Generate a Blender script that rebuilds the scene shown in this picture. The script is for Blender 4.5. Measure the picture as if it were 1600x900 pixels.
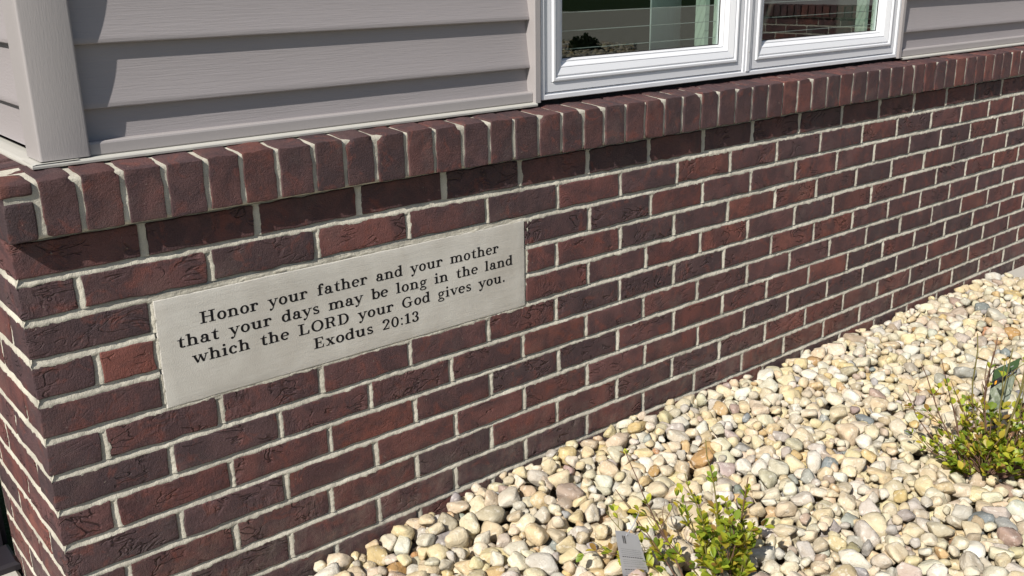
import bpy, math, random
import numpy as np
from mathutils import Vector, Matrix

for o in list(bpy.data.objects):
    bpy.data.objects.remove(o)
SC = bpy.context.scene
COL = SC.collection
R = math.radians
rnd = random.Random(7)
rng = np.random.default_rng(7)

# ------------------------------------------------------------------ camera, world, sun, exposure
cd = bpy.data.cameras.new('camera')
cam = bpy.data.objects.new('camera', cd)
COL.objects.link(cam)
SC.camera = cam
cd.sensor_width = 36.0
cd.lens = 34.208
cd.clip_start = 0.02
cd.clip_end = 2000
yaw, pitch, roll = 0.690761, 0.312496, -0.0160844
f = Vector((math.sin(yaw)*math.cos(pitch), math.cos(yaw)*math.cos(pitch), -math.sin(pitch)))
r0 = Vector((math.cos(yaw), -math.sin(yaw), 0))
u0 = r0.cross(f)
r2 = r0*math.cos(roll)+u0*math.sin(roll)
u2 = -r0*math.sin(roll)+u0*math.cos(roll)
CAM = Vector((-0.319357, -1.570663, 0.374602))
m = Matrix((r2, u2, -f)).transposed().to_4x4()
m.translation = CAM
cam.matrix_world = m

SUN_DIR = Vector((2.7, 1.0, -2.6)).normalized()      # the way the light travels
el = math.asin(-SUN_DIR.z)
az = math.atan2(-SUN_DIR.x, -SUN_DIR.y)               # compass bearing of the sun, clockwise from +Y
w = bpy.data.worlds.new('World')
SC.world = w
w.use_nodes = True
nt = w.node_tree
nt.nodes.clear()
sky = nt.nodes.new('ShaderNodeTexSky')
sky.sky_type = 'NISHITA'
sky.sun_disc = False
sky.sun_elevation = el
sky.sun_rotation = az
bg = nt.nodes.new('ShaderNodeBackground')
bg.inputs[1].default_value = 0.070
wo = nt.nodes.new('ShaderNodeOutputWorld')
nt.links.new(sky.outputs[0], bg.inputs[0])
nt.links.new(bg.outputs[0], wo.inputs[0])
sd = bpy.data.lights.new('sun', 'SUN')
sd.energy = 5.0
sd.angle = R(0.53)
sd.color = (1.0, 0.95, 0.87)
sun = bpy.data.objects.new('sun', sd)
COL.objects.link(sun)
sun.rotation_euler = SUN_DIR.to_track_quat('-Z', 'Y').to_euler()
sun.location = (-5, -3, 6)
vs = SC.view_settings
vs.view_transform = 'Standard'
vs.look = 'None'
vs.gamma = 1
vs.exposure = 0.28

# ------------------------------------------------------------------ helpers
def linc(c):
    return tuple(((v/255.0)/12.92 if v/255.0 <= .04045 else ((v/255.0+.055)/1.055)**2.4) for v in c)

def mesh(name, V, F, mat=None, smooth=False):
    me = bpy.data.meshes.new(name)
    me.from_pydata([tuple(map(float, v)) for v in V], [], [tuple(map(int, q)) for q in F])
    me.update()
    if mat: me.materials.append(mat)
    if smooth: me.polygons.foreach_set('use_smooth', [True]*len(me.polygons))
    return me

def fastmesh(name, V, F, mat=None, smooth=False):
    V = np.asarray(V, np.float32); F = np.asarray(F, np.int32)
    me = bpy.data.meshes.new(name)
    n = F.shape[1]
    me.vertices.add(len(V)); me.vertices.foreach_set('co', V.ravel())
    me.loops.add(F.size); me.loops.foreach_set('vertex_index', F.ravel())
    me.polygons.add(len(F))
    me.polygons.foreach_set('loop_start', np.arange(0, F.size, n, dtype=np.int32))
    me.polygons.foreach_set('loop_total', np.full(len(F), n, np.int32))
    me.update(calc_edges=True); me.validate()
    if mat: me.materials.append(mat)
    if smooth: me.polygons.foreach_set('use_smooth', np.ones(len(F), bool))
    return me

def link(name, me, parent=None, loc=(0, 0, 0), rot=(0, 0, 0)):
    o = bpy.data.objects.new(name, me)
    COL.objects.link(o)
    o.location = loc
    o.rotation_euler = rot
    if parent: o.parent = parent
    return o

def tag(o, label, cat, group=None):
    o['label'] = label; o['category'] = cat; o['kind'] = 'thing'
    if group: o['group'] = group
    return o

def thing(name, label, cat, loc=(0, 0, 0), group=None):
    o = link(name, None, None, loc)
    o.empty_display_size = .05
    return tag(o, label, cat, group)

def struct(o):
    o['kind'] = 'structure'
    return o

def hsh(ix, iy, iz, seed):
    h = (ix.astype(np.int64)*374761393 + iy.astype(np.int64)*668265263 + iz.astype(np.int64)*2147483647 + seed*974634777) & 0xffffffff
    h = ((h ^ (h >> 13))*1274126177) & 0xffffffff
    h = (h ^ (h >> 16)) & 0xffffffff
    return h/4294967295.0*2-1

def vnoise(P, scale, seed=0, octaves=1):
    P = np.asarray(P, float)
    out = np.zeros(len(P)); amp = 1
    for o in range(octaves):
        q = P*scale*(2**o)+17.3*o
        i = np.floor(q).astype(np.int64); t = q-i; t = t*t*(3-2*t)
        acc = 0
        for dx in (0, 1):
            for dy in (0, 1):
                for dz in (0, 1):
                    wgt = (t[:, 0] if dx else 1-t[:, 0])*(t[:, 1] if dy else 1-t[:, 1])*(t[:, 2] if dz else 1-t[:, 2])
                    acc = acc+wgt*hsh(i[:, 0]+dx, i[:, 1]+dy, i[:, 2]+dz, seed+o)
        out += acc*amp; amp *= .5
    return out

# ------------------------------------------------------------------ materials
class NT:
    def __init__(s, name, rough=.8, spec=.3):
        s.m = bpy.data.materials.new(name); s.m.use_nodes = True
        s.t = s.m.node_tree; s.t.nodes.clear()
        s.out = s.n('ShaderNodeOutputMaterial')
        s.b = s.n('ShaderNodeBsdfPrincipled')
        s.b.inputs['Roughness'].default_value = rough
        s.b.inputs['Specular IOR Level'].default_value = spec
        s.l(s.b.outputs[0], s.out.inputs[0])
    def n(s, k, **kw):
        x = s.t.nodes.new(k)
        for a, v in kw.items(): setattr(x, a, v)
        return x
    def l(s, a, b): s.t.links.new(a, b)
    def coord(s, scale=(1, 1, 1), kind='Object', rot=(0, 0, 0), rand=False):
        tc = s.n('ShaderNodeTexCoord'); mp = s.n('ShaderNodeMapping')
        mp.inputs['Scale'].default_value = scale
        mp.inputs['Rotation'].default_value = rot
        s.l(tc.outputs[kind], mp.inputs[0])
        if rand:
            oi = s.n('ShaderNodeObjectInfo'); mu = s.n('ShaderNodeMath', operation='MULTIPLY'); mu.inputs[1].default_value = 57.0
            s.l(oi.outputs['Random'], mu.inputs[0]); s.l(mu.outputs[0], mp.inputs['Location'])
        return mp.outputs[0]
    def noise(s, vec, scale, detail=3, rough=.55, dist=0):
        x = s.n('ShaderNodeTexNoise')
        x.inputs['Scale'].default_value = scale; x.inputs['Detail'].default_value = detail
        x.inputs['Roughness'].default_value = rough; x.inputs['Distortion'].default_value = dist
        s.l(vec, x.inputs['Vector'])
        return x.outputs['Fac']
    def ramp(s, fac, stops, interp='LINEAR'):
        x = s.n('ShaderNodeValToRGB'); x.color_ramp.interpolation = interp
        e = x.color_ramp.elements
        while len(e) < len(stops): e.new(.5)
        for k, (p, c) in enumerate(stops):
            e[k].position = p; e[k].color = (c[0], c[1], c[2], 1) if not isinstance(c, (int, float)) else (c, c, c, 1)
        s.l(fac, x.inputs[0])
        return x.outputs[0]
    def mix(s, fac, a, b, mode='MIX'):
        x = s.n('ShaderNodeMix', data_type='RGBA', blend_type=mode)
        for v, k in ((fac, 0), (a, 6), (b, 7)):
            if isinstance(v, (int, float)): x.inputs[k].default_value = v
            elif isinstance(v, tuple): x.inputs[k].default_value = (v[0], v[1], v[2], 1)
            else: s.l(v, x.inputs[k])
        return x.outputs[2]
    def math(s, op, a, b=0.0):
        x = s.n('ShaderNodeMath', operation=op)
        for v, k in ((a, 0), (b, 1)):
            if isinstance(v, (int, float)): x.inputs[k].default_value = v
            else: s.l(v, x.inputs[k])
        return x.outputs[0]
    def bump(s, h, strength, dist, prev=None):
        x = s.n('ShaderNodeBump'); x.inputs['Strength'].default_value = strength; x.inputs['Distance'].default_value = dist
        s.l(h, x.inputs['Height'])
        if prev is not None: s.l(prev, x.inputs['Normal'])
        s.l(x.outputs[0], s.b.inputs['Normal'])
        return x.outputs[0]
    def base(s, c):
        if isinstance(c, tuple): s.b.inputs['Base Color'].default_value = (c[0], c[1], c[2], 1)
        else: s.l(c, s.b.inputs['Base Color'])

def brick_material(name, striate_scale, folds=True):
    k = NT(name, .75, .28)
    v = k.coord(rand=True)
    oi = k.n('ShaderNodeObjectInfo')
    big = k.noise(v, 14, 4, .6, .6)
    dark = k.mix(.62, oi.outputs['Color'], (.046, .031, .036))
    c = k.mix(k.ramp(big, [(.42, 0.0), (.60, 1.0)]), dark, oi.outputs['Color'])
    red = k.mix(.7, oi.outputs['Color'], (.21, .060, .040))
    c = k.mix(k.ramp(k.noise(v, 22, 5, .65, 1.2), [(.54, 0.0), (.68, .55)]), c, red)
    fine = k.noise(v, 420, 3, .6)
    c = k.mix(.35, c, k.ramp(fine, [(.3, .25), (.7, .8)]), 'OVERLAY')
    # mortar haze and small pale specks left on the face
    sp = k.ramp(k.noise(v, 160, 2, .5), [(.72, 0.0), (.78, .55)])
    c = k.mix(sp, c, (.30, .25, .21))
    hz = k.ramp(k.noise(v, 9, 3, .6), [(.55, 0.0), (.8, .10)])
    c = k.mix(hz, c, (.35, .31, .27))
    ge = k.n('ShaderNodeNewGeometry'); sp_ = k.n('ShaderNodeSeparateXYZ'); k.l(ge.outputs['Position'], sp_.inputs[0])
    low = k.math('MULTIPLY', k.ramp(k.math('MULTIPLY', k.math('ADD', sp_.outputs[2], .80), 4.0), [(0.0, 1.0), (1.0, 0.0)]), k.ramp(k.noise(k.coord(), 26, 4, .7), [(.42, 0.0), (.75, .45)]))
    c = k.mix(low, c, (.30, .26, .21))
    k.base(c)
    st = k.noise(k.coord(striate_scale, rand=True), 1.0, 2, .5)
    n1 = k.bump(st, .7, .0010)
    n2 = k.bump(k.noise(v, 480, 3, .75), 1.0, .0016, n1)
    n2 = k.bump(k.noise(v, 230, 3, .65), .8, .0016, n2)
    n3 = k.bump(k.noise(v, 60, 3, .55), .6, .0022, n2)
    if folds:
        pick = k.ramp(oi.outputs['Random'], [(.30, .12), (.55, 1.0)])
        # drag marks: ridges along noise contour lines, only in patches
        q = k.noise(k.coord((1, 1, 2.2), rot=(0, .5, 0), rand=True), 13, 2, .45, 1.6)
        rdg = k.math('ABSOLUTE', k.math('SUBTRACT', q, .5))
        rdg = k.ramp(rdg, [(0.0, 0.0), (.045, 1.0)])
        mask = k.ramp(k.noise(v, 17, 1, .5), [(.50, 0.0), (.58, 1.0)])
        mask = k.math('MULTIPLY', mask, pick)
        h = k.mix(mask, (1, 1, 1), rdg)
        n4 = k.bump(h, 1.0, .0050, n3)
        q2 = k.noise(k.coord((1, 1, .8), rot=(0, -.9, 0), rand=True), 38, 3, .5, 2.5)
        h2 = k.mix(k.math('MULTIPLY', pick, k.ramp(k.noise(v, 11, 1, .5), [(.54, 0.0), (.62, 1.0)])), (.5, .5, .5), q2)
        k.bump(h2, 1.0, .0050, n4)
    return k.m

M_BRICK = brick_material('brick_face', (900, 900, 45))
M_SILL = brick_material('sill_brick', (60, 60, 700), folds=False)

def mortar_material():
    k = NT('mortar', .95, .1)
    v = k.coord()
    c = k.ramp(k.noise(v, 9, 5, .6), [(.3, (.34, .32, .27)), (.7, (.56, .53, .45))])
    c = k.mix(.3, c, k.ramp(k.noise(v, 700, 2, .6), [(.3, .3), (.7, .75)]), 'OVERLAY')
    k.base(c)
    a = k.bump(k.noise(v, 520, 3, .65), .8, .0012)
    k.bump(k.noise(v, 110, 3, .6), .7, .0025, a)
    return k.m
M_MORTAR = mortar_material()

def stone_material():
    k = NT('limestone', .85, .2)
    v = k.coord()
    c = k.ramp(k.noise(v, 7, 6, .6), [(.25, (.45, .43, .39)), (.5, (.55, .53, .485)), (.75, (.62, .60, .555))])
    st = k.ramp(k.noise(k.coord((9, 1, 55)), 1.5, 5, .7), [(.56, 0.0), (.75, .3)])
    c = k.mix(st, c, (.36, .345, .31))
    c = k.mix(k.ramp(k.noise(v, 60, 3, .7), [(.68, 0.0), (.76, .4)]), c, (.30, .28, .25))
    c = k.mix(k.ramp(k.noise(v, 4.5, 6, .7, .8), [(.42, 0.0), (.70, .55)]), c, (.40, .365, .32))
    k.base(c)
    a = k.bump(k.noise(v, 420, 3, .7), .8, .0011)
    k.bump(k.noise(k.coord((8, 8, 60)), 2, 3, .6), .35, .0015, a)
    return k.m
M_STONE = stone_material()

def flat_material(name, col, rough=.6, spec=.3, bump=None, var=0):
    k = NT(name, rough, spec)
    if var:
        n = k.noise(k.coord(), 6, 4, .6)
        k.base(k.mix(n, tuple(x*(1-var) for x in col), tuple(min(1, x*(1+var)) for x in col)))
    else: k.base(col)
    if bump:
        sc, st, ds = bump
        k.bump(k.noise(k.coord(sc), 1.0, 3, .6, .4), st, ds)
    return k.m
VIN = (.300, .276, .282)
M_INK = flat_material('engraved_black', (.012, .011, .012), .8, .1)
M_SIDING = flat_material('vinyl_siding', VIN, .5, .35, ((14, 60, 330), .55, .0011), .04)
M_POST = flat_material('vinyl_post', (.330, .308, .306), .5, .35, ((420, 420, 45), .4, .0008), .03)
M_TRIM = flat_material('vinyl_trim', (.335, .312, .310), .42, .4, None, .03)
M_FLASH = flat_material('flashing', (.50, .49, .45), .4, .4, None, .06)
M_WHITE = flat_material('white_vinyl', (.68, .69, .72), .3, .45, None, .02)
M_DARK = flat_material('shadow_gap', (.02, .02, .022), .9, .1)
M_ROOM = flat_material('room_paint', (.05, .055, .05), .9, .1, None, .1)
M_RECESS = flat_material('recess_shade', (.020, .017, .022), .5, .4, None, .2)  # near-black colour stands for the shade in the left recess
M_CONC = flat_material('concrete', (.42, .40, .36), .9, .15, ((300, 300, 300), .5, .002), .1)
M_INNER = flat_material('inner_vinyl', (.40, .45, .40), .5, .3)
M_CURT = flat_material('curtain_cloth', (.80, .82, .84), .9, .1, ((30, 30, 2), .5, .01))
M_WIRE = flat_material('wire', (.28, .29, .29), .5, .4)
M_SOIL = flat_material('soil', (.10, .085, .065), .95, .1, ((90, 90, 90), .8, .01), .4)
M_FABRIC = flat_material('landscape_fabric', (.03, .03, .03), .95, .1)
M_LOT = flat_material('worn_concrete', (.40, .38, .32), .9, .2, ((20, 20, 20), .5, .003), .3)
M_ASPH = flat_material('asphalt', (.05, .05, .05), .9, .2, ((200, 200, 200), .5, .003), .2)
M_GRASS = flat_material('lawn', (.030, .050, .018), .95, .1, ((60, 60, 60), .8, .02), .5)

def glass_material():
    k = NT('window_glass')
    k.t.nodes.remove(k.b)
    tr = k.n('ShaderNodeBsdfTransparent'); tr.inputs[0].default_value = (.87, .93, .90, 1)
    gl = k.n('ShaderNodeBsdfGlossy'); gl.inputs['Roughness'].default_value = 0.0; gl.inputs[0].default_value = (.95, 1, .98, 1)
    fr = k.n('ShaderNodeFresnel'); fr.inputs[0].default_value = 2.0
    mx = k.n('ShaderNodeMixShader')
    ge = k.n('ShaderNodeNewGeometry'); k.l(k.math('MULTIPLY', fr.outputs[0], k.math('SUBTRACT', 1.0, ge.outputs['Backfacing'])), mx.inputs[0]); k.l(tr.outputs[0], mx.inputs[1]); k.l(gl.outputs[0], mx.inputs[2])
    k.l(mx.outputs[0], k.out.inputs[0])
    return k.m
M_GLASS = glass_material()

def pebble_material(name, attr):
    k = NT(name, .9, .12)
    if attr:
        a = k.n('ShaderNodeAttribute', attribute_name='stone_colour'); col = a.outputs['Color']
        v = k.coord()
    else:
        a = k.n('ShaderNodeObjectInfo'); col = a.outputs['Color']; v = k.coord(rand=True)
    c = k.mix(k.ramp(k.noise(v, 38, 4, .65, .5), [(.38, 0.0), (.66, .75)]), col, k.mix(.6, col, (.55, .46, .34), 'MULTIPLY'))
    c = k.mix(k.ramp(k.noise(v, 85, 3, .6), [(.56, 0.0), (.66, .6)]), c, k.mix(.6, col, (.80, .77, .70)))
    c = k.mix(k.ramp(k.noise(v, 400, 3, .6), [(.58, 0.0), (.72, .45)]), c, (.24, .20, .15))
    k.base(c)
    a1 = k.bump(k.noise(v, 420, 3, .6), .7, .0010)
    k.bump(k.noise(v, 75, 4, .65, .6), .8, .0045, a1)
    return k.m
M_PEB = pebble_material('pebble_stone', False)
M_PEBS = pebble_material('pebble_stone_mass', True)

def leaf_material():
    k = NT('leaf', .45, .4)
    a = k.n('ShaderNodeAttribute', attribute_name='leaf_tint')
    k.base(a.outputs['Color'])
    tl = k.n('ShaderNodeBsdfTranslucent')
    k.l(k.mix(1.0, a.outputs['Color'], (1.35, 1.35, .5), 'MULTIPLY'), tl.inputs[0])
    mx = k.n('ShaderNodeMixShader'); mx.inputs[0].default_value = .35
    k.l(k.b.outputs[0], mx.inputs[1]); k.l(tl.outputs[0], mx.inputs[2]); k.l(mx.outputs[0], k.out.inputs[0])
    return k.m
M_LEAF = leaf_material()
M_STEM = flat_material('twig_bark', (.13, .075, .052), .8, .2, None, .4)
M_STEMG = flat_material('twig_green', (.16, .14, .05), .7, .2, None, .4)

# ------------------------------------------------------------------ rounded brick block
def block_mesh(name, sx, sy, sz, seed, mat, rad=.0022, nx=9, ny=3, nz=4, wob=.0019, relief=.0010, slope=0.0, chip=None):
    """block with its front face on y=0, x in -sx/2..sx/2, y in 0..sy, z in -sz/2..sz/2"""
    def ticks(h, n, r_):
        t = list(np.linspace(-h+r_*1.3, h-r_*1.3, n+1))
        return np.array([-h, -h+r_*.45]+t+[h-r_*.45, h])
    H = np.array([sx/2, sy/2, sz/2]); T = [ticks(H[0], nx, rad), ticks(H[1], ny, rad), ticks(H[2], nz, rad)]
    idx = {}; V = []; F = []
    def vid(i, j, k):
        key = (i, j, k)
        if key not in idx:
            idx[key] = len(V); V.append((T[0][i], T[1][j], T[2][k]))
        return idx[key]
    A, B, C = len(T[0])-1, len(T[1])-1, len(T[2])-1
    for i in range(A):
        for k in range(C):
            F.append((vid(i, 0, k), vid(i+1, 0, k), vid(i+1, 0, k+1), vid(i, 0, k+1)))
        for j in range(B):
            F.append((vid(i, j, C), vid(i+1, j, C), vid(i+1, j+1, C), vid(i, j+1, C)))
            F.append((vid(i, j, 0), vid(i, j+1, 0), vid(i+1, j+1, 0), vid(i+1, j, 0)))
    for j in range(B):
        for k in range(C):
            F.append((vid(0, j, k), vid(0, j, k+1), vid(0, j+1, k+1), vid(0, j+1, k)))
            F.append((vid(A, j, k), vid(A, j+1, k), vid(A, j+1, k+1), vid(A, j, k+1)))
    P = np.array(V)
    q = np.clip(P, -(H-rad), H-rad); d = P-q; L = np.linalg.norm(d, axis=1)
    on = L > 1e-9
    P[on] = q[on]+d[on]/L[on][:, None]*rad
    off = np.array([seed*3.1, seed*1.7, seed*.9])
    S = P+off
    nzv = np.stack([vnoise(S, 55, seed, 2), vnoise(S, 28, seed+11, 2), vnoise(S, 55, seed+23, 2)], 1)
    fr = (P[:, 1] < -H[1]+rad*1.5)
    P[:, 0] += nzv[:, 0]*wob*(abs(P[:, 0]) > H[0]-rad*1.6)
    P[:, 2] += nzv[:, 2]*wob*(abs(P[:, 2]) > H[2]-rad*1.6)
    P[:, 1] += nzv[:, 1]*relief*fr + vnoise(S, 90, seed+5, 1)*relief*.5*fr
    if chip:
        for (cx, cz, cr) in chip:
            c = np.array([cx*H[0], -H[1], cz*H[2]])
            dd = np.linalg.norm(P-c, axis=1); mm = dd < cr
            P[mm] += ((-c/np.linalg.norm(c))[None, :]*((cr-dd[mm])*.75)[:, None])
    P[:, 1] += H[1]
    if slope: P[:, 2] += slope*P[:, 1]*np.clip((P[:, 2]+H[2])/(2*H[2]), 0, 1)
    me = mesh(name, P, F, mat, True)
    return me

BRICK_COLS = [(.150, .054, .047), (.130, .052, .048), (.104, .050, .050), (.136, .056, .051), (.160, .058, .047), (.084, .047, .050),
              (.116, .054, .053), (.158, .060, .050), (.074, .044, .047), (.128, .048, .044)]
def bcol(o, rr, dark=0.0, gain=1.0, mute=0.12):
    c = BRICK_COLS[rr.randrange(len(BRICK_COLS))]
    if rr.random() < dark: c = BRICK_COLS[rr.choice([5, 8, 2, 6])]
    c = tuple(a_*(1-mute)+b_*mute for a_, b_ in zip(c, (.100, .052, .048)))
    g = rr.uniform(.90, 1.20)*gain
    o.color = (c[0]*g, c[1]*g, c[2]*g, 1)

H = .0659075; L = .2032; BH = .0537
# measured shifts (mm) of the upright joints, course by course: (joint number, dx, dz)
SHIFT = {0: [(1, 0, 3), (2, -2, 1), (3, 2, 4), (4, -2, 6), (5, -5, 1), (6, -7, -4), (7, -7, 0), (8, -9, -2), (9, -12, 0), (10, -5, 0), (11, 1, 0), (12, 0, 1), (13, 1, 2), (14, 3, 1), (15, -5, -2), (16, -12, -2)],
1: [(0, -8, 3), (1, 5, 3), (2, 9, 8), (3, 9, 3), (4, 5, 2), (5, 2, -2), (6, -2, -4), (7, -4, -4), (8, 1, 1), (9, 0, 2), (10, 3, 1), (11, 18, -3), (12, 14, 0), (13, 21, -3), (14, 18, -3), (15, 13, -5), (16, -2, -2)],
2: [(5, 2, -2), (6, 0, -3), (7, 4, -3), (8, -3, -4), (9, -8, -3), (10, -7, -1), (11, -5, 2), (12, -5, 1), (13, 0, 0), (14, -3, -2), (15, -4, 0), (16, -7, -1)],
3: [(5, -1, 0), (6, 1, -2), (7, -9, -2), (8, 2, -4), (9, 7, -2), (10, 2, 5), (11, 8, 0), (12, 5, 4), (13, 5, 0), (14, 1, 3), (15, 3, 2), (16, -15, 1)],
4: [(6, -3, -2), (7, -8, -2), (8, -4, -4), (9, -8, -5), (10, 4, -2)],
5: [(0, -7, -7), (1, -6, 0), (2, -4, -5), (3, -2, -7), (4, 0, -2), (6, 2, -4), (7, -2, 0), (8, -4, 0), (9, 3, -2), (10, 7, 0), (11, 9, 0), (12, 11, 0), (13, 9, 0)],
6: [(1, -2, -4), (2, 4, -2), (3, 0, -1), (4, -1, -5), (5, -3, 1), (6, -8, 3), (7, -12, 2), (8, -8, 2)],
7: [(0, -6, -1), (1, 1, -2), (2, 4, -1), (3, 4, -2), (4, 3, 0), (5, 5, 3)],
8: [(1, -1, -5), (2, 5, -4), (3, 5, -1), (4, 5, -3), (5, -1, 4), (6, -3, 5)],
9: [(0, -1, 0), (1, -4, -1), (2, -5, -4), (3, 1, 0), (4, 2, 3), (5, -1, 5)],
10: [(2, 2, 0), (3, 2, -2), (4, 0, 2), (5, 1, 6), (6, -2, 4)],
11: [(2, -2, 3), (3, 2, 4), (4, 2, 5)]}
def jx(r, k):
    base = L*k-.005 if r % 2 == 0 else L*k+.097
    for kk, dx, dz in SHIFT.get(r, []):
        if kk == k: return base+dx*.001
    return base+rnd.uniform(-.004, .004)
def dz(r, x):
    """height shift of a course at x, smoothed over the two courses either side so that bed joints stay even"""
    acc = 0; wt = 1e-6+.4
    for rr_ in (r-1, r, r+1):
        for kk, dx, d in SHIFT.get(rr_, []):
            X = L*kk+(0 if rr_ % 2 == 0 else .097)
            g = math.exp(-((x-X)/.22)**2)*(1 if rr_ == r else .6)
            acc += g*d; wt += g
    return .001*acc/wt*.75

XEND = 6.795; NROW = 13; SIDE = .459
PX0, PX1, PZ0, PZ1 = .2005, 1.0165, -.3335, -.137

# ------------------------------------------------------------------ ground and paving
gs = struct(link('ground', mesh('ground', [(-300, -300, -.83), (300, -300, -.83), (300, 300, -.83), (-300, 300, -.83)], [(0, 1, 2, 3)], M_GRASS)))

def slab(name, x0, x1, y0, y1, z0, z1, mat, parent=None, ch=.006):
    V = []; F = []
    for (z, s) in ((z0, 0), (z1-ch, 0), (z1, ch)):
        V += [(x0+s, y0+s, z), (x1-s, y0+s, z), (x1-s, y1-s, z), (x0+s, y1-s, z)]
    for a in (0, 4):
        for i in range(4):
            j = (i+1) % 4; F.append((a+i, a+j, a+4+j, a+4+i))
    F.append((8, 9, 10, 11)); F.append((3, 2, 1, 0))
    return link(name, mesh(name, V, F, mat), parent)

struct(slab('walkway', -1.6, -.006, -3.0, 1.4, -.85, -.775, M_CONC))
struct(slab('patio', 3.43, 6.60, -4.6, -.004, -.85, -.765, M_CONC))
struct(slab('parking_lot', 6.9, 60, -60, -9.0, -.86, -.812, M_LOT))
struct(slab('lawn_strip', 22, 60, -60, -22, -.84, -.805, M_GRASS))

# ------------------------------------------------------------------ brick wall
wall = thing('brick_wall', 'dark red brick lower wall with pale mortar, running from the corner behind the gravel bed', 'brick wall')

def sheet(name, P, nu, nv, amp, seed, nrm, parent, mat=M_MORTAR):
    """grid patch through P(u,v) with rough mortar relief along nrm"""
    U, Vv = np.meshgrid(np.linspace(0, 1, nu+1), np.linspace(0, 1, nv+1), indexing='ij')
    pts = np.array(P(U.ravel(), Vv.ravel())).T
    n = vnoise(pts, 45, seed, 3)*amp
    pts = pts+np.array(nrm)[None, :]*n[:, None]
    i = np.arange(nu)[:, None]*(nv+1)+np.arange(nv)[None, :]
    F = np.stack([i, i+nv+1, i+nv+2, i+1], -1).reshape(-1, 4)
    return link(name, fastmesh(name, pts, F, mat, True), parent)

zb = -NROW*H-.01
sheet('mortar', lambda u, v: (u*XEND+.004, u*0+.0060, zb+v*(-.001-zb)), 60, 20, .0004, 3, (0, -1, 0), wall)
sheet('mortar', lambda u, v: (u*0+.0060, .0065+(1-u)*(SIDE-.0065), zb+v*(-.001-zb)), 20, 20, .0004, 5, (-1, 0, 0), wall)
sheet('mortar', lambda u, v: ((1-u)*.8, u*0+SIDE-.004, zb+v*(-.001-zb)), 20, 30, .0008, 6, (0, 1, 0), wall)
class Joints:
    """struck mortar joints: each is deep under the brick above (or left of) it and comes out flush at the brick below (or right)"""
    def __init__(s): s.V = []; s.F = []; s.n = 0
    def add(s, P, nu, nv):
        U, W = np.meshgrid(np.linspace(0, 1, nu+1), np.linspace(0, 1, nv+1), indexing='ij')
        s.V.append(np.array(P(U.ravel(), W.ravel())).T)
        i = np.arange(nu)[:, None]*(nv+1)+np.arange(nv)[None, :]
        s.F.append(np.stack([i, i+nv+1, i+nv+2, i+1], -1).reshape(-1, 4)+s.n); s.n += (nu+1)*(nv+1)
    def build(s, axis, seed, d0=.0046, d1=.0004):
        V = np.vstack(s.V); r_ = V[:, 1].copy() if axis == 'y' else V[:, 0].copy()      # recess fraction 1 deep .. 0 flush
        y = d1+(d0-d1)*np.clip(r_, 0, 1)
        q = V.copy(); q[:, 1 if axis == 'y' else 0] = 0
        y += vnoise(q, 70, seed, 2)*.0009+vnoise(q, 260, seed+4, 2)*.0007
        y = np.where(r_ < -.01, y+.0012*np.minimum(1, (-r_)*2.2)-.0004, y)              # smear thinning out over the brick edge
        y = np.where(r_ > 1.01, .006, y)
        V[:, 1 if axis == 'y' else 0] = y
        return link('mortar_joints', fastmesh('mortar_joints', V, np.vstack(s.F), M_MORTAR, True), wall)
JB = Joints(); JS = Joints()
NV = 22
stretch = [block_mesh('brick', .1932, .09, BH, 100+i, M_BRICK) for i in range(NV)]
header = [block_mesh('brick', .0915, .09, BH, 300+i, M_BRICK, nx=5) for i in range(8)]
def put_brick(x0, x1, zc, meshes, base_len, parent=wall, dark=0.0, rr=rnd, depth0=0.0):
    me = rr.choice(meshes)
    o = link('brick', me, parent)
    flip = rr.choice((1, -1))
    o.scale = ((x1-x0)/base_len, 1, rr.uniform(.985, 1.02))
    o.location = ((x0+x1)/2, depth0+rr.uniform(-.0009, .0009), zc)
    o.rotation_euler = (0, rr.uniform(-.006, .006), rr.uniform(-.004, .004))
    bcol(o, rr, dark)
    return o

J = .0062
VP6 = np.array([1.15, 1.0, .85, .55, .25, 0.02, -.30, -.85])           # recess fraction across a joint
TP6 = np.array([-.10, 0.0, .25, .48, .70, .88, 1.04, 1.18])           # position across it
def across(v): return np.interp(v, np.linspace(0, 1, 8), TP6), np.interp(v, np.linspace(0, 1, 8), VP6)
def bed_joint(r, x0, x1, js):
    def P(u, v):
        x = x0+u*(x1-x0); t, rec = across(v)
        zt = -r*H+(H-BH)/2+np.array([dz(r-1, q) for q in x]); zl = -r*H-(H-BH)/2+np.array([dz(r, q) for q in x])
        w_ = vnoise(np.stack([x, x*0+r*3.7, x*0], 1), 60, 77, 4)*.0017
        return (x, rec, zt+(zl-zt)*t+w_*t)
    js.add(P, int((x1-x0)/(.0035 if x0 < 2 else .006)), 7)
def head_joint(x, zc, js):
    zt_, zb2 = zc+BH/2+.001, zc-BH/2-.001
    sd2 = rnd.randrange(999)
    def P(u, v):
        t, rec = across(v); zz = zb2+u*(zt_-zb2)
        w_ = vnoise(np.stack([zz, zz*0+sd2, zz*0], 1), 70, 78, 4)*.0015
        return (x-J+2*J*t+w_*t, rec, zz)
    js.add(P, 14, 7)
for r in range(1, NROW):
    segs = [(.0, XEND)] if r not in (2, 3, 4, 5) else ([(0, PX0-.004), (PX1+.004, XEND)] if r in (3, 4) else [(0, XEND)])
    for (a, b) in segs: bed_joint(r, a, b, JB)
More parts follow.
